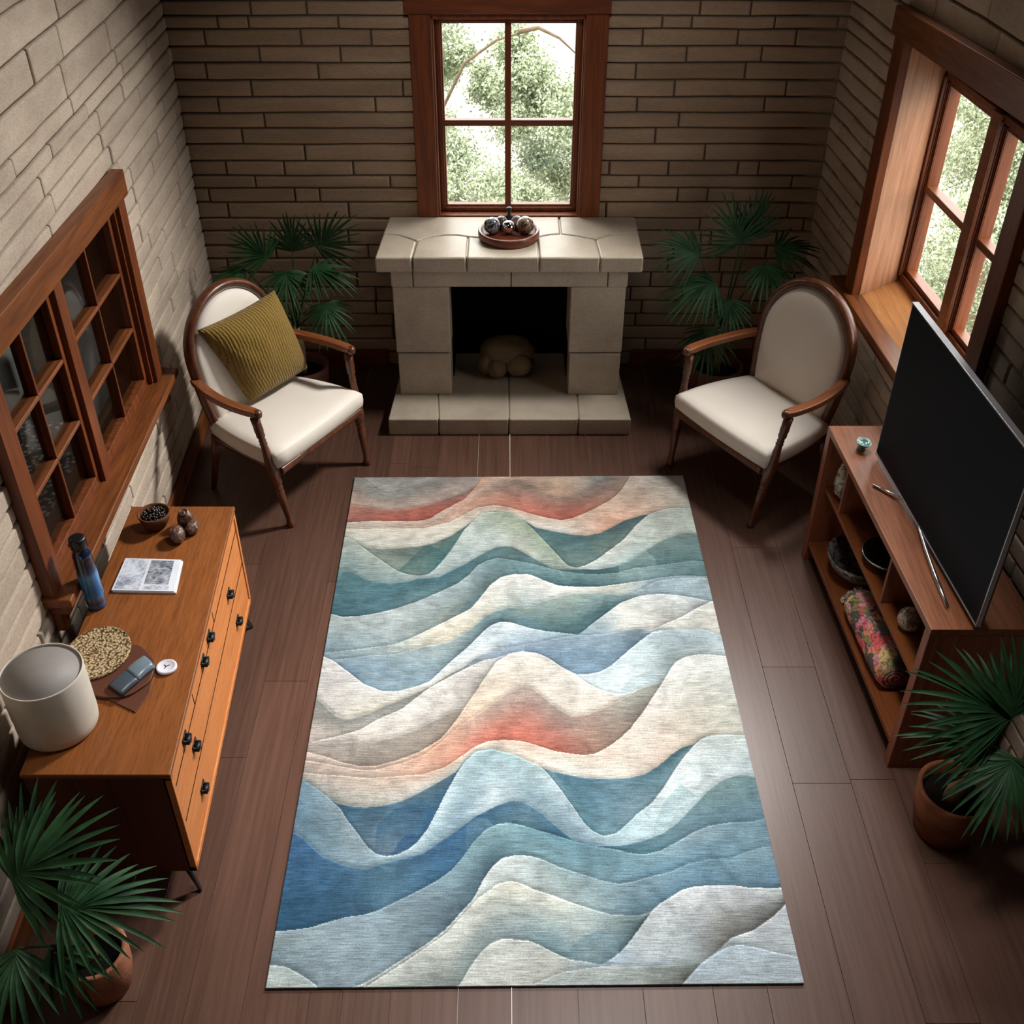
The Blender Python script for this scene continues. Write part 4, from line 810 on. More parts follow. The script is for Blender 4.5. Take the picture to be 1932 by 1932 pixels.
    V2 = [(x, vb(z) - .012, z) for x, z in inn]; mk('back_panel', V2 + [(x, y - .01, z) for x, y, z in V2], [tuple(range(nI))[::-1], tuple(range(nI, 2 * nI))] + [(j, (j + 1) % nI, (j + 1) % nI + nI, j + nI) for j in range(nI)], M['cream'], t)
    # arms
    for s in (-1, 1):
        pts = []
        for q in range(13):
            a = q / 12
            u = .338 + .020 * math.sin(a * math.pi) - .052 * a ** 1.6; v_ = -.035 - .43 * a
            pts.append((s * u, v_, .628 - .006 * math.sin(a * math.pi) + .012 * a))
        w_ = [.020, .0235] + [.0235] * 9 + [.021, .018]
        MB().tube(pts, [q * 1.36 for q in w_], 4, (1.05, .66), up=(0, 0, 1), rot=math.pi / 4).mk('armrest', AW, t, bevel=.0055, seg=3)
        MB().lathe([(.012, 0), (.019, .005), (.0215, .016), (.0195, .030), (.010, .038)], (s * .338, -.036, .606), (0, .0, 1), 16).mk('arm_knob', CW, t, smooth=True)
    return t
def dup(root, name=None):
    r = root.copy(); COL.objects.link(r)
    def rec(src, dst):
        for ch in src.children:
            if ch.name not in SC.objects: continue
            c = ch.copy(); COL.objects.link(c); c.parent = dst; rec(ch, c)
    rec(root, r); return r
ch1 = armchair()
ch2 = dup(ch1)
def place(o, mid, du, shift):
    du = Vector((du[0], du[1], 0)).normalized(); o.location = (mid[0] + du.x * shift, mid[1] + du.y * shift, 0); o.rotation_euler = (0, 0, math.atan2(du.y, du.x))
# local +u, +v (v = u turned +90 degrees)
place(ch1, (-.8835, 4.394), (-.515 * 1, -.857), .030)
place(ch2, (1.009, 4.38), (-.538, .843), -.022)
tag(ch1, 'cream upholstered armchair that holds the mustard cushion, beside the paned interior window', 'armchair', 'cream armchairs by the fireplace')
tag(ch2, 'cream upholstered armchair with nothing on it, between fireplace and television', 'armchair', 'cream armchairs by the fireplace')

# ---------------------------------------------------------------- mustard cushion
def cushion():
    c00, c10, c11, c01 = Vector((-1.300, 4.515, .450)), Vector((-1.070, 4.850, .450)), Vector((-1.170, 4.80, .905)), Vector((-1.468, 4.46, .870))
    nrm = ((c10 - c00).cross(c01 - c00)).normalized()
    if nrm.dot(Vector((.857, -.515, .3))) < 0: nrm = -nrm
    n = 40; V = []; F = []
    for side in (1, -1):
        for i in range(n + 1):
            for j in range(n + 1):
                a = -1 + 2 * i / n; b = -1 + 2 * j / n
                pin = 1 - .055 * (1 - abs(b) ** 2) * abs(a) ** 3; pin2 = 1 - .055 * (1 - abs(a) ** 2) * abs(b) ** 3
                s, t = (a * pin + 1) / 2, (b * pin2 + 1) / 2
                p = c00 * (1 - s) * (1 - t) + c10 * s * (1 - t) + c11 * s * t + c01 * (1 - s) * t
                h = .100 * (max(0, 1 - a ** 2) ** .45) * (max(0, 1 - b ** 2) ** .45)
                h += .004 * mnoise.noise(Vector((a * 2.5, b * 2.5, side))) * (1 - a * a) * (1 - b * b) * 2
                V.append(p + nrm * h * (1.15 if side > 0 else -.55) + Vector((nrm.x, nrm.y, 0)) * .082)
    q = (n + 1) ** 2
    for side in (0, 1):
        for i in range(n):
            for j in range(n):
                k = side * q + i * (n + 1) + j; F.append((k, k + 1, k + n + 2, k + n + 1))
    m, nt, b = nodemat('mustard_ribbed')
    tcn = N(nt, 'TexCoord'); at = N(nt, 'Attribute', attribute_name='st')
    mp = N(nt, 'Mapping'); nt.links.new(at.outputs['Vector'], mp.inputs[0])
    wv = N(nt, 'TexWave', wave_type='BANDS', bands_direction='X'); wv.inputs['Scale'].default_value = 9; wv.inputs['Distortion'].default_value = 3.2; wv.inputs['Detail'].default_value = 3; wv.inputs['Detail Scale'].default_value = 2.2
    nt.links.new(mp.outputs[0], wv.inputs['Vector'])
    r = ramp(nt, wv.outputs[0], [(.1, rgb(104, 79, 14)), (.5, rgb(126, 97, 19)), (1, rgb(134, 105, 26))]); nt.links.new(r.outputs[0], b.inputs['Base Color']); b.inputs['Roughness'].default_value = .85; b.inputs['Sheen Weight'].default_value = .15
    bump(nt, b, wv.outputs[0], .5, .005)
    loc = (c00 + c10) / 2
    o = mk('cushion', V, F, m, None, True, loc=loc)
    a_ = o.data.attributes.new('st', 'FLOAT_VECTOR', 'POINT'); d = []
    for side in (0, 1):
        for i in range(n + 1):
            for j in range(n + 1): d += [i / n * 1.0 + .05 * math.sin(j / n * 5), j / n, side]
    a_.data.foreach_set('vector', d)
    bm = bmesh.new(); bm.from_mesh(o.data); bmesh.ops.remove_doubles(bm, verts=bm.verts, dist=.0004); bmesh.ops.recalc_face_normals(bm, faces=bm.faces); bm.to_mesh(o.data); bm.free()
    tag(o, 'square mustard ribbed cushion leaning in the cream armchair', 'cushion')
cushion()

# ---------------------------------------------------------------- chest of drawers
DZ = .62
D = dict(fb=(-1.478, 3.428), ff=(-1.072, 3.428), nf=(-1.000, 2.102), nb=(-1.450, 2.102))
dr = thing('chest_of_drawers', 'low honey oak chest of drawers with dark iron pulls under the interior window', 'dresser', (-1.24, 2.76, 0))
tp = [D['nb'], D['nf'], D['ff'], D['fb']]
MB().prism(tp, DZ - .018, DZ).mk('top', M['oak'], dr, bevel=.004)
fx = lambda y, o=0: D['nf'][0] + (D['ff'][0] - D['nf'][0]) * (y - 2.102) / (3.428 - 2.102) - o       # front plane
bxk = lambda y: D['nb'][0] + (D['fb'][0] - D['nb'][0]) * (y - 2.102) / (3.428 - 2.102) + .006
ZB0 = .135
MB().prism([(bxk(2.106), 2.106), (fx(2.106, .020), 2.106), (fx(2.125, .020), 2.125), (bxk(2.125), 2.125)], ZB0, DZ - .018).mk('side_panel', M['oak_side_shaded'], dr, bevel=.002)
MB().prism([(bxk(3.40), 3.40), (fx(3.40, .020), 3.40), (fx(3.42, .020), 3.42), (bxk(3.42), 3.42)], ZB0, DZ - .018).mk('side_panel', M['oak_side_shaded'], dr, bevel=.002)
MB().prism([(bxk(2.125), 2.125), (fx(2.125, .034), 2.125), (fx(3.40, .034), 3.40), (bxk(3.40), 3.40)], ZB0, DZ - .018).mk('carcass', M['oak_side_shaded'], dr)
fr = MB()
def fpanel(y0, y1, z0, z1, o0, o1): return MB().prism([(fx(y0, o1), y0), (fx(y0, o0), y0), (fx(y1, o0), y1), (fx(y1, o1), y1)], z0, z1)
join(fpanel(2.106, 2.128, ZB0, DZ - .02, .002, .03), fpanel(3.398, 3.42, ZB0, DZ - .02, .002, .03), fpanel(2.106, 3.42, ZB0, ZB0 + .024, .002, .03), fpanel(2.106, 3.42, DZ - .034, DZ - .018, .002, .03)).mk('front_frame', M['oak_front_lit'], dr, bevel=.003)
rows = [(.529, .583, [2.132, 2.467, 2.862, 3.394]), (.359, .523, [2.132, 3.394]), (.163, .353, [2.132, 3.394])]
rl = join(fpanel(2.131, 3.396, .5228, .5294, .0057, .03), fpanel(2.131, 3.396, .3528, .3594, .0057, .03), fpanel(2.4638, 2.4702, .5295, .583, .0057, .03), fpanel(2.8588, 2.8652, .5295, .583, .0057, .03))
rl.mk('gap_shade', M['soot_and_gap_shade'], dr)  # dark strips painting the shade lines between drawers, not real rails
def pull(y, z, parent, w=.034):
    m_ = MB(); x = fx(y, .006)
    for s in (-1, 1): m_.lathe([(.009, 0), (.009, .003), (.005, .005), (.004, .014)], (x, y + s * w / 2, z), (1, -.05, 0), 12)
    m_.tube([(x + .012, y - w / 2, z), (x + .017, y - w / 4, z - .012), (x + .018, y, z - .016), (x + .017, y + w / 4, z - .012), (x + .012, y + w / 2, z)], .004, 8)
    m_.hexa([(fx(q, o), q, zz) for zz in (z - .012, z + .012) for q, o in ((y - .026, .0065), (y + .026, .0065), (y + .026, .003), (y - .026, .003))])
    m_.hexa([(fx(q, o), q, zz) for zz in (z - .010, z + .002) for q, o in ((y - .020, .003), (y + .020, .003), (y + .020, -.014), (y - .020, -.014))])
    return m_.mk('pull', M['black_metal'], parent, smooth=True)
pp = {0: {0: [2.30], 1: [2.64, 2.76]}, 1: {0: [2.367, 3.109]}, 2: {0: [2.342, 3.157]}}
for i, (z0, z1, ys) in enumerate(rows):
    for k, (a, b) in enumerate(zip(ys, ys[1:])):
        d_ = fpanel(a + .003, b - .003, z0, z1, .006, .03).mk('drawer', M['oak_front_lit'], dr, bevel=.0012)
        for y in pp[i].get(k, []): pull(y, (z0 + z1) / 2 + (.0 if i == 0 else .004), d_)
for (x, y), (dx, dy) in {(fx(2.16, .06), 2.16): (.045, -.035), (fx(3.36, .06), 3.36): (.045, .035), (bxk(2.16) + .05, 2.16): (-.035, -.035), (bxk(3.36) + .05, 3.36): (-.035, .035)}.items():
    l_ = MB().tube([(x, y, ZB0), (x + dx * .45, y + dy * .45, .075), (x + dx, y + dy, 0)], [.017, .012, .006], 10, (1.5, .6)).box(x - .03, x + .03, y - .03, y + .03, ZB0 - .005, ZB0)
    l_.mk('leg', M['black_metal'], dr, smooth=True)

# things on the chest
nb = thing('woven_bowl', 'small dark woven bowl of beads at the fireplace end of the oak chest', 'bowl', (-1.345, 3.30, DZ))
bw = stone('woven_brown', rgb(104, 60, 36), rgb(146, 92, 58), 6, .004, .7, (1, 1, 3), bs=.9)
MB().lathe([(.030, 0), (.036, .004), (.052, .03), (.060, .055), (.062, .066), (.058, .069), (.054, .064), (.048, .04), (.03, .012), (.001, .010)], (-1.345, 3.30, DZ), n=40).mk('bowl', bw, nb, smooth=True)
rr = random.Random(3); bd = MB()
for k in range(150):
    a = rr.uniform(0, 6.28); q = math.sqrt(rr.random()) * .044
    bd.blob((-1.345 + q * math.cos(a), 3.30 + q * math.sin(a), DZ + .052 + rr.uniform(-.006, .010) + .01 * (1 - q / .05)), (.0055, .0055, .0055), 5)
bo = bd.mk('dark_beads', plain('dark_beads', (.016, .009, .006, 1), .25), None, smooth=True, loc=(-1.345, 3.30, DZ + .05)); tag(bo, 'dark brown beads heaped in the small woven bowl', 'beads', kind='stuff')
pod = ballmat('brown_pod', (.055, .022, .013, 1), (.17, .085, .055, 1), .45, 0)
for nm, lb, c, r_, rz in (('seed_pod', 'largest ridged seed pod on the oak chest, closest to the open magazine', (-1.243, 3.215), (.030, .043, .030), .3), ('seed_pod', 'short pale-sided seed pod touching the largest one on the oak chest', (-1.196, 3.262), (.025, .034, .025), -.3), ('seed_pod', 'hollow dark-mouthed seed pod beside the woven bowl on the oak chest', (-1.232, 3.305), (.031, .028, .036), .1)):
    m_ = MB().blob((c[0], c[1], DZ + r_[2] * .94), r_, 16, .12, 3, c[1] * 10, Matrix.Rotation(rz, 3, 'Z'))
    if 'hollow' in lb: m_.lathe([(.018, 0), (.020, .006), (.014, .008), (.010, -.01)], (c[0], c[1] - .004, DZ + r_[2] * 1.78), (0, -.2, 1), 18)
    tag(m_.mk(nm, pod, None, smooth=True, loc=(c[0], c[1], DZ)), lb, 'seed pod', 'seed pods on the oak chest')
# magazine
mg = thing('magazine', 'open magazine with grey picture page lying on the oak chest', 'magazine', (-1.30, 3.0, DZ))
q0, q1, q2, q3 = (-1.407, 3.096), (-1.199, 3.087), (-1.182, 2.911), (-1.408, 2.917)
paper = plain('white_paper', rgb(214, 218, 226), .6)
MB().prism([(q3[0] + .004, q3[1] - .002), (q2[0] + .006, q2[1] - .003), (q1[0] + .006, q1[1] - .003), (q0[0] + .004, q0[1] - .003)], DZ, DZ + .007).mk('pages', paper, mg, bevel=.001)
MB().prism([q3, q2, q1, q0], DZ + .0072, DZ + .011).mk('cover', paper, mg, bevel=.001)
def printmat(name, sc, lo, hi, p0, p1, big):
    m, nt, b = nodemat(name); v = coord(nt, (1, 3.2, 1)); n = noise_tex(nt, v, sc, 4, .7, .5); v2 = coord(nt); n2 = noise_tex(nt, v2, big, 3, .6, 1)
    ad = N(nt, 'Math', operation='ADD'); nt.links.new(n.outputs[0], ad.inputs[0]); nt.links.new(n2.outputs[0], ad.inputs[1]); hf = N(nt, 'Math', operation='MULTIPLY'); hf.inputs[1].default_value = .5; nt.links.new(ad.outputs[0], hf.inputs[0])
    r = ramp(nt, hf.outputs[0], [(p0, lo), (p1, hi)]); nt.links.new(r.outputs[0], b.inputs['Base Color']); b.inputs['Roughness'].default_value = .5; return m
bil = lambda s, t: tuple((q3[k] * (1 - s) + q2[k] * s) * (1 - t) + (q0[k] * (1 - s) + q1[k] * s) * t for k in (0, 1))
def pq(s0, s1, t0, t1, nm, m_): MB().prism([bil(s0, t0), bil(s1, t0), bil(s1, t1), bil(s0, t1)], DZ + .011, DZ + .0114).mk(nm, m_, mg)
pq(.03, .44, .04, .97, 'page_print', printmat('pale_print', 90, rgb(120, 126, 144), rgb(212, 218, 228), .40, .56, 16))
pq(.48, .88, .20, .95, 'page_picture', printmat('grey_picture', 60, rgb(62, 68, 78), rgb(176, 182, 192), .40, .60, 22))
pq(.48, .90, .04, .17, 'page_print', printmat('small_print', 160, rgb(120, 124, 138), rgb(206, 212, 222), .42, .52, 60))
# bottle
bo = thing('bottle', 'tall blue glass bottle with black cap at the wall edge of the oak chest', 'bottle', (-1.441, 2.850, DZ))
def grad_bottle():
    m, nt, b = nodemat('blue_glass'); t = N(nt, 'TexCoord'); s = N(nt, 'SeparateXYZ'); nt.links.new(t.outputs['Object'], s.inputs[0])
    ml = N(nt, 'Math', operation='MULTIPLY'); ml.inputs[1].default_value = 1 / .30; nt.links.new(s.outputs['Z'], ml.inputs[0])
    r = ramp(nt, ml.outputs[0], [(.0, rgb(16, 26, 44)), (.06, rgb(28, 92, 150)), (.10, rgb(30, 60, 90)), (.16, rgb(96, 86, 90)), (.19, rgb(40, 110, 170)), (.30, rgb(36, 104, 164)), (.50, rgb(70, 130, 180)), (.56, rgb(30, 62, 98)), (.66, rgb(20, 30, 48)), (.8, rgb(18, 34, 62))]); r.color_ramp.interpolation = 'LINEAR'
    nt.links.new(r.outputs[0], b.inputs['Base Color']); b.inputs['Roughness'].default_value = .15; b.inputs['Coat Weight'].default_value = .5; return m
MB().lathe([(.031, 0), (.034, .004), (.035, .02), (.035, .055), (.034, .06), (.035, .066), (.0348, .16), (.0340, .165), (.0330, .17), (.0325, .215), (.0315, .222), (.0325, .228), (.031, .238), (.026, .250), (.023, .256), (.023, .264)], (-1.441, 2.850, DZ), n=32).mk('body', grad_bottle(), bo, smooth=True)
MB().lathe([(.026, .260), (.0285, .264), (.0285, .298), (.026, .303), (.015, .304)], (-1.441, 2.850, DZ), n=28).mk('cap', M['black_plastic'], bo, smooth=True)
MB().tube([(-1.441, 2.850 + .026, DZ + .275), (-1.441 - .036, 2.850 + .004, DZ + .268), (-1.441 - .026, 2.850 - .012, DZ + .275)], .004, 8).mk('carry_loop', M['black_plastic'], bo, smooth=True)
# leather mat, woven mat, spectacle case, disc
lt = thing('leather_pouch', 'flat dark brown leather pouch under the woven mat and the grey case', 'pouch', (-1.22, 2.47, DZ))
ltm = fabric('brown_leather', rgb(88, 52, 38), .5, .2, 120, 0)
def rounded(pts, k=6):
    pts = [Vector(p) for p in pts]; n = len(pts); o = []
    for i in range(n):
        a, b, c = pts[i - 1], pts[i], pts[(i + 1) % n]
        for q in range(k):
            t = q / (k - 1); p0 = b + (a - b) * .32; p1 = b + (c - b) * .32
            o.append(tuple(p0 * (1 - t) ** 2 + b * 2 * t * (1 - t) + p1 * t ** 2))
    return o
MB().prism(rounded([(-1.32, 2.62), (-1.235, 2.645), (-1.155, 2.56), (-1.150, 2.47), (-1.21, 2.40), (-1.31, 2.40), (-1.37, 2.48)]), DZ, DZ + .016).mk('body', ltm, lt, bevel=.004)
MB().prism([(-1.27, 2.40), (-1.168, 2.345), (-1.145, 2.425), (-1.15, 2.47), (-1.25, 2.46)], DZ, DZ + .006).mk('flap', ltm, lt, bevel=.002)
wm = MB(); cx_, cy_, zz = -1.357, 2.592, DZ + .017
V = []; F = []; nr, na = 26, 90
for i in range(nr + 1):
    for k in range(na):
        a = 2 * math.pi * k / na; r_ = i / nr
        h = .0022 * math.sin(i * math.pi * .9) * math.cos(k * .5 * 6 * (.3 + .7 * r_) // 1 * 1.0) + (.007 * r_ ** 6)
        V.append((cx_ + .104 * r_ * math.cos(a), cy_ + .120 * r_ * math.sin(a), zz + .004 + h))
for i in range(nr): F += [(i * na + k, i * na + (k + 1) % na, (i + 1) * na + (k + 1) % na, (i + 1) * na + k) for k in range(na)]
wm.add(V, F)
V2 = [(cx_ + .106 * math.cos(2 * math.pi * k / na), cy_ + .122 * math.sin(2 * math.pi * k / na), z) for z in (zz + .009, zz) for k in range(na)]
wm.add(V[-na:] + V2, [(k, (k + 1) % na, na + (k + 1) % na, na + k) for k in range(na)] + [(na + k, na + (k + 1) % na, 2 * na + (k + 1) % na, 2 * na + k) for k in range(na)] + [tuple(range(2 * na, 3 * na))[::-1]])
def weave():
    m, nt, b = nodemat('straw_weave'); v = coord(nt); vo = N(nt, 'TexVoronoi', feature='F1'); vo.inputs['Scale'].default_value = 120; nt.links.new(v, vo.inputs['Vector'])
    r = ramp(nt, vo.outputs['Distance'], [(.30, rgb(196, 172, 132)), (.55, rgb(150, 124, 86)), (.72, rgb(60, 44, 26))]); nt.links.new(r.outputs[0], b.inputs['Base Color']); b.inputs['Roughness'].default_value = .9
    bump(nt, b, vo.outputs['Distance'], .8, .004).node; return m
tag(wm.mk('woven_mat', weave(), None, smooth=True, loc=(cx_, cy_, zz)), 'oval beige straw mat between the white planter and the blue bottle', 'mat')
cs = thing('spectacle_case', 'slate grey spectacle case lying on the brown leather pouch', 'case', (-1.21, 2.485, DZ + .016))
def slab(pts, z0, z1, crown, m_, nm, par):
    a, b, c, d = [Vector((p[0], p[1], 0)) for p in pts]; n = 10; V = []; F = []
    for i in range(n + 1):
        for j in range(n + 1):
            s, t = i / n, j / n; p = a * (1 - s) * (1 - t) + b * s * (1 - t) + c * s * t + d * (1 - s) * t
            V.append((p.x, p.y, z0 + (z1 - z0) * (1 - abs(2 * s - 1) ** 4 * .5) + crown * (1 - (2 * t - 1) ** 2)))
    q = len(V); V += [(x, y, z0) for x, y, z in V]
    for i in range(n):
        for j in range(n): k = i * (n + 1) + j; F += [(k, k + 1, k + n + 2, k + n + 1), (q + k, q + k + n + 1, q + k + n + 2, q + k + 1)]
    edge = [i * (n + 1) for i in range(n + 1)] + [n * (n + 1) + j for j in range(1, n + 1)] + [i * (n + 1) + n for i in range(n - 1, -1, -1)] + [j for j in range(n - 1, 0, -1)]
    F += [(edge[k], edge[(k + 1) % len(edge)], q + edge[(k + 1) % len(edge)], q + edge[k]) for k in range(len(edge))]
    return mk(nm, V, F, m_, par, True)
E1 = [(-1.278, 2.444), (-1.222, 2.400), (-1.150, 2.526), (-1.200, 2.572)]
lp = lambda p, q, t: (p[0] + (q[0] - p[0]) * t, p[1] + (q[1] - p[1]) * t)
slab([E1[0], E1[1], lp(E1[1], E1[2], .52), lp(E1[0], E1[3], .52)], DZ + .0165, DZ + .034, .004, plain('dark_slate', rgb(62, 72, 82), .3), 'body', cs)
slab([lp(E1[0], E1[3], .50), lp(E1[1], E1[2], .50), E1[2], E1[3]], DZ + .0165, DZ + .038, .004, plain('light_slate', rgb(104, 120, 130), .25), 'lid', cs)
dc = thing('disc', 'small white round dial lying alone on the oak chest beside the grey case', 'dial', (-1.118, 2.540, DZ))
MB().lathe([(.031, 0), (.034, .003), (.034, .010), (.031, .013), (.027, .013), (.025, .011), (.001, .011)], (-1.118, 2.540, DZ), n=40).mk('case', plain('white_enamel', rgb(214, 212, 222), .35), dc, smooth=True)
hd = MB()
for a in (.6, 2.5, 4.4): hd.tube([(-1.118, 2.540, DZ + .0118), (-1.118 + .011 * math.cos(a), 2.540 + .011 * math.sin(a), DZ + .0118)], .0014, 6)
hd.mk('hands', M['black_plastic'], dc)
# planter
pl = thing('planter', 'large matte white cylindrical planter standing empty on the oak chest', 'planter', (-1.392, 2.305, DZ))
pr = [(.100, 0), (.112, .004), (.1185, .014), (.1205, .04), (.1215, .232), (.1205, .235), (.1175, .235), (.1165, .232)]
MB().lathe(pr + [(.112, .05), (.098, .03), (.001, .026)], (-1.390, 2.298, DZ), n=64).mk('pot', M['white_ceramic'], pl, smooth=True)
MB().lathe([(.1160, .229), (.1115, .052), (.097, .032), (.001, .0285)], (-1.390, 2.298, DZ), n=64).mk('inner_glaze', M['grey_inside'], pl, smooth=True)
# ---------------------------------------------------------------- television console
CZ = .70; CN, CF = 2.641, 3.888
cfx = lambda y, o=0: 1.406 + (1.357 - 1.406) * (y - CN) / (CF - CN) + o
cbx = lambda y: rx(y) - .034
co = thing('tv_console', 'low reddish wood television console with open shelves under the deep window', 'console', (1.56, 3.26, 0))
def cp(y0, y1, z0, z1, o0=0, back=None): return MB().prism([(cfx(y0, o0), y0), (back(y0) if back else cbx(y0), y0), (back(y1) if back else cbx(y1), y1), (cfx(y1, o0), y1)], z0, z1)
cp(CN, CF, CZ - .028, CZ).mk('top', M['console'], co, bevel=.003)
cp(CN, CN + .042, 0, CZ - .028).mk('side_panel', M['console_z'], co, bevel=.003)
cp(CF - .042, CF, 0, CZ - .028).mk('side_panel', M['console_z'], co, bevel=.003)
cp(CN + .042, CF - .042, .085, .108, .004).mk('shelf', M['console_in'], co, bevel=.003)
cp(CN + .042, CF - .042, .386, .405, .030).mk('shelf', M['console_in'], co, bevel=.002)
for y in (3.106, 3.668): cp(y - .008, y + .008, .405, CZ - .028, .034).mk('divider', M['console_z'], co, bevel=.002)
cp(CN + .042, CF - .042, .02, CZ - .028, .0, None).v
MB().prism([(cbx(CN) - .02, CN + .04), (cbx(CN) - .005, CN + .04), (cbx(CF) - .005, CF - .04), (cbx(CF) - .02, CF - .04)], .05, CZ - .02).mk('back_panel', M['console_in'], co)
for y in (3.02, 3.5): cp(y, y + .05, 0, .085, .05, lambda y: cfx(y, .11)).mk('foot', M['black_plastic'], co, bevel=.004)

# ---------------------------------------------------------------- television
tv = thing('tv', 'large flat black television standing on the console in front of the deep window', 'television', (1.53, 3.14, CZ))
TF, TN = Vector((1.497, 3.647, 0)), Vector((1.553, 2.630, 0)); td = (TN - TF).normalized(); tn = Vector((-td.y, td.x, 0)) * -1
if tn.x > 0: tn = -tn
tz0, tz1 = .728, 1.388
def tvbox(s0, s1, z0, z1, o0, o1):
    Lr = (TN - TF).length; p = []
    for z in (z0, z1):
        for s, o in ((s0, o0), (s1, o0), (s1, o1), (s0, o1)): v = TF + td * (s * Lr) + tn * o; v.z = z; p.append(v)
    return MB().hexa(p)
tvbox(0, 1, tz0, tz1, -.012, .010).mk('panel', M['black_plastic'], tv, bevel=.002)
tvbox(.008, .992, tz0 + .008, tz1 - .007, .009, .0105).mk('screen', M['screen'], tv)
join(tvbox(-.002, 1.002, tz0 - .004, tz0 + .002, -.008, .0125), tvbox(.9985, 1.003, tz0, tz1, -.004, .0125), tvbox(-.002, 1.002, tz1 - .001, tz1 + .004, -.012, .0125)).mk('bezel_trim', M['steel'], tv, bevel=.001)
tvbox(.15, .85, tz0 + .06, tz1 - .25, -.05, -.011).mk('rear_housing', M['black_plastic'], tv, bevel=.012)
MB().tube([(1.428, 3.452, CZ + .0085), (1.47, 3.398, CZ + .0095), (1.512, 3.345, CZ + .016), (1.525, 3.325, CZ + .034)], [.006, .007, .007, .006], 10).mk('foot', M['chrome'], tv, smooth=True)
MB().tube([(1.524, 3.23, CZ + .033), (1.512, 3.13, CZ + .026), (1.505, 3.04, CZ + .018), (1.497, 2.90, CZ + .011), (1.490, 2.745, CZ + .0088)], [.005, .006, .007, .008, .007], 10).mk('foot', M['chrome'], tv, smooth=True)

# ---------------------------------------------------------------- things on and in the console
gd = thing('glass_dish', 'tiny sea green glass dish on a foot at the television corner', 'dish', (1.450, 3.712, CZ))
gg = plain('sea_glass', rgb(96, 140, 136), .15, coat=.5)
MB().lathe([(.018, 0), (.019, .004), (.012, .010), (.012, .016), (.024, .024), (.032, .036), (.031, .038), (.022, .029), (.001, .026)], (1.450, 3.712, CZ), (.1, -.1, 1), 32).mk('bowl', gg, gd, smooth=True)
o = MB().blob((1.430, 3.752, .405 + .106), (.042, .045, .092), 20, .16, 2.4, 4).mk('marbled_stone', ballmat('marbled', (.06, .04, .025, 1), (.42, .36, .26, 1), .5, 0), None, smooth=True, loc=(1.425, 3.742, .405))
tag(o, 'upright marbled beige stone on the upper console shelf closest to the fireplace', 'stone')
LIFT = .0012
hb_ = thing('hammered_bowl', 'wide dark bowl with pale dotted pattern on the bottom console shelf', 'bowl', (1.545, 3.60, .108))
hm = ballmat('dotted_black', (.012, .010, .010, 1), (.20, .18, .17, 1), .45, 0)
MB().lathe([(.05, 0), (.09, .02), (.135, .07), (.155, .12), (.150, .122), (.128, .074), (.08, .026), (.001, .014)], (1.528, 3.60, .109), n=56).mk('bowl', hm, hb_, smooth=True)
mb_ = thing('rimmed_bowl', 'black bowl with a thin silver rim on the upper console shelf', 'bowl', (1.515, 3.33, .405))
MB().lathe([(.05, 0), (.085, .02), (.108, .055), (.104, .056), (.08, .025), (.001, .012)], (1.515, 3.33, .406), n=48).mk('bowl', M['black_plastic'], mb_, smooth=True)
MB().lathe([(.1085, .053), (.111, .056), (.1085, .060), (.104, .058)], (1.515, 3.33, .405), n=56, close=True).mk('rim', M['chrome'], mb_, smooth=True)
bc = MB(); rr = random.Random(9)
for k in range(260):
    a_ = rr.uniform(0, 6.28); q_ = math.sqrt(rr.random()); bc.blob((1.470 + .062 * q_ * math.cos(a_), 3.432 + .036 * q_ * math.sin(a_), .1155 + rr.random() * .075 * (1 - q_ * q_)), (.0065, .0065, .0065), 5)
tag(bc.mk('bead_strings', ballmat('bead_strings', (.03, .025, .02, 1), (.42, .36, .28, 1), .35, 0), None, smooth=True, loc=(1.462, 3.425, .108)), 'heap of dark and pale beads between the dotted bowl and the floral roll', 'beads', kind='stuff')
wb = MB().blob((1.482, 2.955, .405 + .051), (.044, .046, .047), 20, .05, 6, 2).mk('woven_ball', ballmat('wicker_ball', (.10, .06, .035, 1), (.44, .34, .24, 1), .8, 0), None, smooth=True, loc=(1.478, 2.955, .405))
tag(wb, 'beige wound ball on the upper console shelf at the potted palm end', 'ball')
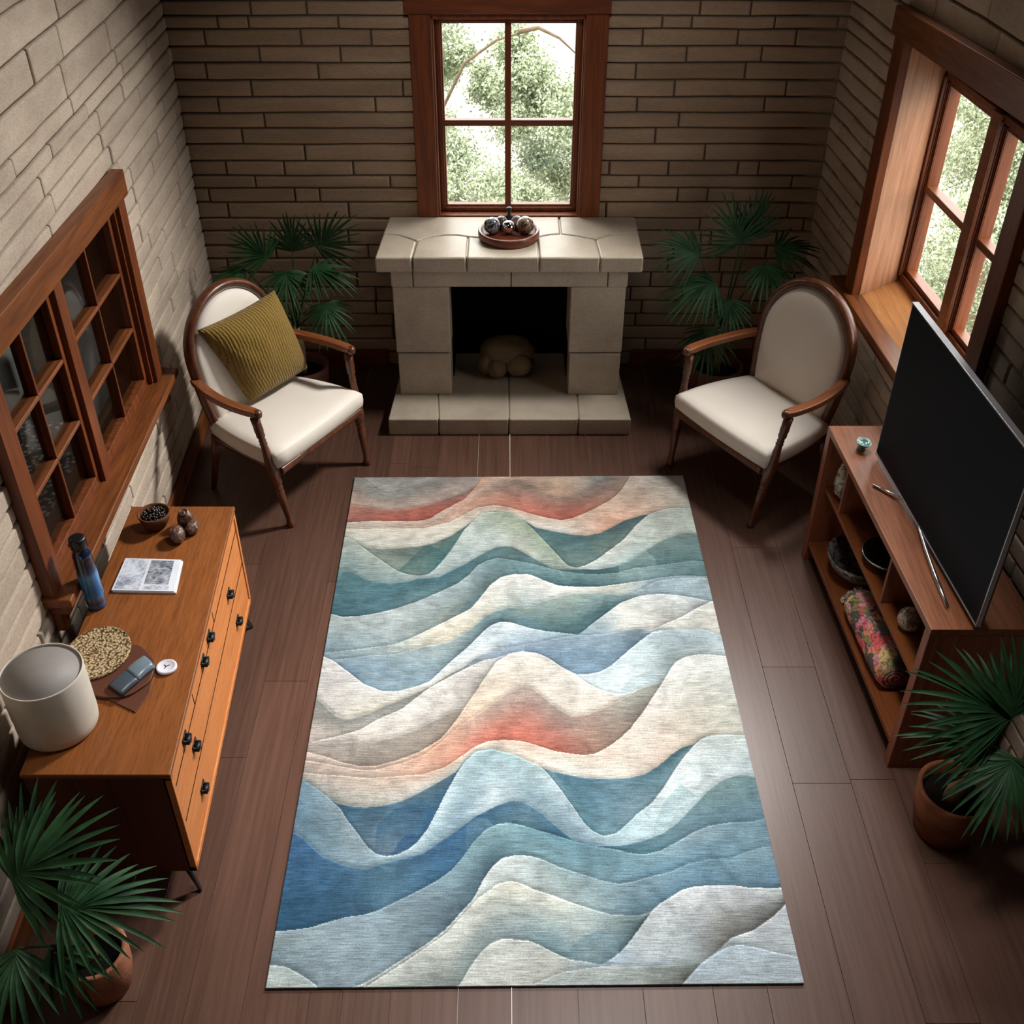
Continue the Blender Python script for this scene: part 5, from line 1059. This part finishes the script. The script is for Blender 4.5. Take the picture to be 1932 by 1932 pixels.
def floral():
    m, nt, b = nodemat('floral_cloth'); v = coord(nt, (1, .8, 1))
    vo = N(nt, 'TexVoronoi', feature='F1'); vo.inputs['Scale'].default_value = 26
    n0 = noise_tex(nt, v, 30, 3, .6); ad = N(nt, 'Mix', data_type='RGBA', blend_type='LINEAR_LIGHT'); ad.inputs['Factor'].default_value = .06
    nt.links.new(v, ad.inputs['A']); nt.links.new(n0.outputs['Color'], ad.inputs['B']); nt.links.new(ad.outputs['Result'], vo.inputs['Vector'])
    s = N(nt, 'SeparateColor'); nt.links.new(vo.outputs['Color'], s.inputs[0])
    r = ramp(nt, s.outputs[0], [(0, rgb(96, 88, 84)), (.20, rgb(224, 96, 98)), (.40, rgb(236, 146, 122)), (.52, rgb(142, 136, 84)), (.64, rgb(220, 150, 158)), (.78, rgb(120, 114, 106)), (.88, rgb(222, 190, 130))]); r.color_ramp.interpolation = 'CONSTANT'
    wv = N(nt, 'TexWave', wave_type='RINGS'); wv.inputs['Scale'].default_value = 22; wv.inputs['Distortion'].default_value = 14; wv.inputs['Detail'].default_value = 3; nt.links.new(v, wv.inputs['Vector'])
    r2 = ramp(nt, wv.outputs[0], [(.05, (.25, .22, .22, 1)), (.28, (1, 1, 1, 1))]); mm = N(nt, 'Mix', data_type='RGBA', blend_type='MULTIPLY'); mm.inputs['Factor'].default_value = .6
    nt.links.new(r.outputs[0], mm.inputs['A']); nt.links.new(r2.outputs[0], mm.inputs['B']); nt.links.new(mm.outputs['Result'], b.inputs['Base Color']); b.inputs['Roughness'].default_value = .9
    bump(nt, b, wv.outputs[0], .3, .004); return m
rc = thing('rolled_throw', 'rolled pink and olive floral throw on the bottom console shelf', 'throw', (1.463, 3.15, .108))
a, b2 = Vector((1.455, 3.372, .109 + .069)), Vector((1.478, 2.925, .109 + .069))
pts = [a.lerp(b2, k / 14) for k in range(15)]
MB().tube(pts, [.060, .070] + [.0715 + .0015 * math.sin(k * 1.7) for k in range(11)] + [.069, .060], 32, (1, .93)).mk('cloth', floral(), rc, smooth=True)
spv = MB(); pv = []
for k in range(46):
    an = k * .42; r_ = .006 + .0011 * k; pv.append(b2 + Vector((r_ * math.cos(an), -.003, r_ * .95 * math.sin(an))))
spv.tube(pv, .0022, 6); spv.mk('rolled_end', plain('dark_cloth_edge', rgb(60, 40, 36), .9), rc, smooth=True)

# ---------------------------------------------------------------- palms
def frond(name, parent, base, hub, d, nrm, count, L, spread, droop, width=.017, seed=0):
    rr = random.Random(seed); base, hub = Vector(base), Vector(hub); d = Vector(d).normalized(); nrm = Vector(nrm); s = nrm.cross(d).normalized(); nrm = d.cross(s).normalized()
    mb = MB(); mid = base.lerp(hub, .55) + Vector((0, 0, .12 * (hub - base).length)) * .5
    q = [base * (1 - t) ** 2 + mid * 2 * t * (1 - t) + hub * t ** 2 for t in [k / 8 for k in range(9)]]
    mb.tube(q, [.0055 - .0025 * k / 8 for k in range(9)], 6)
    nseg = 9
    for i in range(count):
        u = (i + .5) / count * 2 - 1; th = math.radians(spread) * u + rr.uniform(-.05, .05)
        l = L * (1 - .28 * abs(u) ** 1.5) * rr.uniform(.86, 1.06)
        dr = (d * math.cos(th) + s * math.sin(th)).normalized(); sd = nrm.cross(dr).normalized()
        lift = rr.uniform(-.06, .12); dro = droop * rr.uniform(.7, 1.3); w = width * rr.uniform(.8, 1.15)
        V = []; org = hub + d * (L * .24 * (1 - abs(u)) ** 1.3)
        for k in range(nseg + 1):
            t = k / nseg
            p = org + dr * (l * t) + nrm * (lift * l * t * (1 - t)) - Vector((0, 0, 1)) * (dro * l * t * t)
            ww = w * (min(1, .25 + 2.2 * t) * (1 - t ** 2.4) ** .8 if t < 1 else 0) * .5 + .0004
            V += [p - sd * ww + nrm * ww * .35, p - nrm * ww * .1, p + sd * ww + nrm * ww * .35]
        F = []
        for k in range(nseg): F += [(3 * k, 3 * k + 1, 3 * k + 4, 3 * k + 3), (3 * k + 1, 3 * k + 2, 3 * k + 5, 3 * k + 4)]
        mb.add(V, F)
    return mb.mk(name, M['leaf'], parent, smooth=True)
def pot(parent, c, rt, rb, h, m, wob=0, bulge=.06):
    mid = rb + (rt - rb) * .55 + bulge * rt
    MB().lathe([(rb * .9, 0), (rb, .006), (mid, h * .5), (rt, h - .004), (rt - .004, h), (rt - .014, h), (rt - .018, h - .006), (mid - .018, h * .5), (rb - .016, .03), (.001, .028)], (c[0], c[1], 0), n=48).mk('pot', m, parent, smooth=True)
    V = [(c[0], c[1], h * .80)]; F = []
    for i in range(1, 7):
        for k in range(28):
            a = 2 * math.pi * k / 28; r_ = (rt + bulge * .4 * rt - .0195) * i / 6
            V.append((c[0] + r_ * math.cos(a), c[1] + r_ * math.sin(a), h * .78 + .006 * mnoise.noise(Vector((i, k * .7, h)))))
    F = [(0, 1 + k, 1 + (k + 1) % 28) for k in range(28)] + [(1 + i * 28 + k, 1 + i * 28 + (k + 1) % 28, 1 + (i + 1) * 28 + (k + 1) % 28, 1 + (i + 1) * 28 + k) for i in range(5) for k in range(28)]
    mk('soil', V, F, M['soil'], parent, True)
# palm by the near end of the chest
p1 = thing('potted_palm', 'potted fan palm in a terracotta pot at the dark end of the oak chest', 'plant', (-1.232, 1.785, 0))
pot(p1, (-1.238, 1.800), .099, .078, .185, M['terracotta'])
MB().tube([(-1.25, 1.805, .13), (-1.255, 1.81, .19), (-1.27, 1.81, .23)], [.020, .018, .010], 12).mk('trunk', M['trunk'], p1, smooth=True)
bs = (-1.262, 1.80, .21)
frond('frond', p1, bs, (-1.270, 1.775, .425), (.92, .22, .06), (-.1, -.35, 1), 21, .270, 92, .26, .0215, 1)
frond('frond', p1, bs, (-1.375, 1.79, .55), (.62, .45, .32), (-.3, -.5, .8), 21, .270, 100, .16, .0220, 2)
frond('frond', p1, bs, (-1.38, 1.83, .50), (.12, .75, .6), (.0, -.7, .7), 12, .24, 55, .10, .0200, 3)
frond('frond', p1, bs, (-1.38, 1.70, .36), (.1, -.75, -.1), (.1, .1, 1), 12, .22, 70, .35, .0170, 4)
frond('frond', p1, bs, (-1.29, 1.71, .36), (.45, -.50, -.55), (.4, -.3, .8), 8, .19, 55, .30, .0190, 5)
# palm by the near end of the console
p2 = thing('potted_palm', 'potted fan palm in a wide woven basket pot at the dark end of the console', 'plant', (1.525, 2.375, 0))
pot(p2, (1.525, 2.375), .128, .098, .215, stone('woven_terracotta', rgb(120, 70, 44), rgb(150, 92, 60), 2, .006, .9, (1, 1, 2.5), bs=.8), bulge=.04)
MB().tube([(1.505, 2.36, .15), (1.515, 2.365, .22), (1.55, 2.365, .28)], [.030, .028, .012], 14).mk('trunk', M['trunk'], p2, smooth=True)
bs = (1.54, 2.37, .26)
frond('frond', p2, bs, (1.575, 2.33, .60), (-.66, .40, .42), (-.3, -.6, .8), 26, .290, 92, .24, .0185, 6)
frond('frond', p2, bs, (1.585, 2.33, .615), (.12, .50, .80), (.0, -.9, .4), 14, .27, 52, .08, .0180, 7)
frond('frond', p2, bs, (1.60, 2.27, .50), (-.40, -.55, -.28), (-.1, -.4, .9), 24, .225, 98, .34, .0185, 8)
frond('frond', p2, bs, (1.55, 2.32, .52), (-.85, .10, .10), (-.1, -.5, .85), 16, .250, 66, .28, .0180, 9)
# the two palms in the corners behind the armchairs
def corner_palm(label, x, y, fr, seed):
    p = thing('potted_palm', label, 'plant', (x, y, 0))
    pot(p, (x, y), .145, .105, .24, plain('dark_red_clay', rgb(88, 40, 28), .7))
    MB().tube([(x, y, .18), (x + .01, y, .34), (x - .01, y + .01, .5)], [.022, .02, .014], 12).mk('trunk', M['trunk'], p, smooth=True)
    for k, (h, d, n_, cnt, L_, spd, dro) in enumerate(fr): frond('frond', p, (x, y, .46), h, d, n_, cnt, L_, spd, dro, .0165, seed + k)
corner_palm('dark potted fan palm in the corner behind the armchair with the cushion', -1.12, 5.22,
    [((-1.12, 5.14, .82), (.15, -.65, -.35), (0, -.3, 1), 21, .20, 100, .40), ((-.93, 5.10, .66), (.2, -.6, -.5), (0, -.4, 1), 17, .18, 110, .35), ((-1.22, 5.20, .86), (-.5, .05, .45), (-.2, -.8, .5), 17, .22, 85, .12),
     ((-.97, 5.24, .90), (.5, .05, .45), (.2, -.8, .4), 17, .24, 95, .12), ((-.99, 5.13, .84), (.8, -.4, 0), (0, -.4, 1), 17, .23, 75, .35), ((-1.34, 5.20, .80), (-.6, -.25, 0), (-.1, -.3, 1), 15, .17, 75, .30), ((-1.10, 5.25, .88), (0, .0, 1), (0, -1, .2), 15, .20, 80, .05)], 40)
corner_palm('dark potted fan palm in the corner behind the armchair without a cushion', 1.14, 5.22,
    [((1.06, 5.12, .77), (-.85, -.3, -.1), (0, -.4, 1), 22, .26, 85, .36), ((1.13, 5.06, .70), (.0, -.65, -.5), (0, -.4, 1), 15, .17, 95, .35), ((1.29, 5.12, .86), (.3, -.6, -.3), (.1, -.4, 1), 18, .22, 100, .38),
     ((1.06, 5.08, .52), (-.3, -.6, -.45), (-.1, -.4, 1), 18, .22, 100, .35), ((1.18, 5.22, .93), (-.3, .05, .7), (-.1, -.9, .4), 19, .25, 95, .10), ((1.23, 5.24, .96), (.2, .05, .9), (.1, -1, .3), 15, .23, 60, .06), ((.98, 5.20, .88), (-.8, 0, .3), (-.2, -.7, .7), 17, .24, 80, .25), ((1.36, 5.22, .90), (.8, 0, .1), (.2, -.6, .7), 15, .22, 80, .3)], 60)

# ---------------------------------------------------------------- outside: ground and trees below the windows
struct(MB().box(-14, 26, W + .6, 34, -5.1, -5).box(2.8, 26, -6, W + .6, -5.1, -5).mk('ground_outside', stone('pale_gravel', rgb(132, 130, 120), rgb(150, 148, 136), .3, .02, 1)))
lf = leafmat('tree_leaf', (.22, .27, .16, 1), (.42, .46, .32, 1), .6); bark = stone('bark', rgb(92, 76, 62), rgb(120, 102, 84), 2, .01, 1)
def tree(label, base, h, crown, nleaf, seed, limbs):
    rs = np.random.RandomState(seed); t = thing('tree', label, 'tree', base)
    tb = MB(); top = Vector((base[0], base[1], base[2] + h)); tb.tube([base, Vector(base).lerp(top, .5) + Vector((.15, .1, 0)), top], [.22, .17, .09], 12)
    cen = []
    for q in limbs:
        q = [Vector(p) for p in q]; tb.tube(q, [.024 - .017 * k / (len(q) - 1) for k in range(len(q))], 8)
    tb.mk('trunk', bark, t, smooth=True)
    V = np.zeros((nleaf * 4, 3)); k0 = 0
    cl = []
    for (cx_, cy_, cz_, r_) in crown:
        for _ in range(16):
            d = rs.normal(size=3); d /= np.linalg.norm(d); rad = r_ * rs.uniform(.2, 1) ; cl.append((cx_ + d[0] * rad, cy_ + d[1] * rad, cz_ + d[2] * rad * .8, r_ * rs.uniform(.16, .34)))
    cl = np.array(cl); ids = rs.randint(0, len(cl), nleaf)
    c = cl[ids, :3] + rs.normal(size=(nleaf, 3)) * cl[ids, 3:4] * .6
    a = rs.normal(size=(nleaf, 3)); a /= np.linalg.norm(a, axis=1, keepdims=True); b = np.cross(a, rs.normal(size=(nleaf, 3))); b /= np.linalg.norm(b, axis=1, keepdims=True)
    s = rs.uniform(.014, .030, (nleaf, 1))
    V = np.stack([c - a * s, c + b * s * .5, c + a * s, c - b * s * .5], 1).reshape(-1, 3) - np.array(base)
    me = bpy.data.meshes.new('foliage'); me.vertices.add(nleaf * 4); me.vertices.foreach_set('co', V.astype('f4').ravel())
    me.loops.add(nleaf * 4); me.loops.foreach_set('vertex_index', np.arange(nleaf * 4, dtype='i4')); me.polygons.add(nleaf)
    me.polygons.foreach_set('loop_start', (np.arange(nleaf) * 4).astype('i4')); me.polygons.foreach_set('loop_total', np.full(nleaf, 4, 'i4')); me.update(calc_edges=True)
    me.materials.append(lf); o = bpy.data.objects.new('foliage', me); COL.objects.link(o); o.parent = t
tree('leafy tree outside the window above the mantel, its crown below sill height', (-.9, 12.6, -5), 3.2, [(-.6, 11.4, -.9, .75), (.55, 12.0, -.5, .7), (-.35, 11.0, -1.9, .7), (.6, 10.8, -2.0, .6), (-.9, 12.6, -.1, .7), (.8, 12.4, -1.3, .6), (-.1, 11.5, -1.4, .6), (.1, 12.2, -.2, .55)], 110000, 1,
     [[(-.9, 12.6, -2.4), (-.8, 11.7, -.6), (-.42, 11.2, .22), (-.1, 11.1, .46), (.3, 11.1, .57)], [(-.9, 12.6, -2.8), (-.55, 11.3, -1.5), (-.2, 10.9, -1.9), (-.05, 10.8, -2.2)], [(.1, 11.1, .53), (.3, 11.1, .57), (.5, 11.0, .5), (.66, 11.0, .36)]])
tree('leafy tree outside the deep window behind the television', (6.8, 14.4, -5), 3.2, [(5.6, 12.4, -1.0, .9), (6.4, 13.2, -1.3, .9), (5.4, 11.2, -1.8, .8), (6.2, 11.6, -2.6, .8), (7.2, 14, -1.0, 1.0), (5.0, 11.8, -2.8, .7), (5.9, 12.0, -1.6, .9)], 110000, 2,
     [[(6.8, 14.4, -2.4), (6.0, 13, -1.6), (5.6, 12.2, -1.3)], [(6.8, 14.4, -2.6), (5.9, 12.4, -2.4), (5.6, 11.4, -2.2)]])
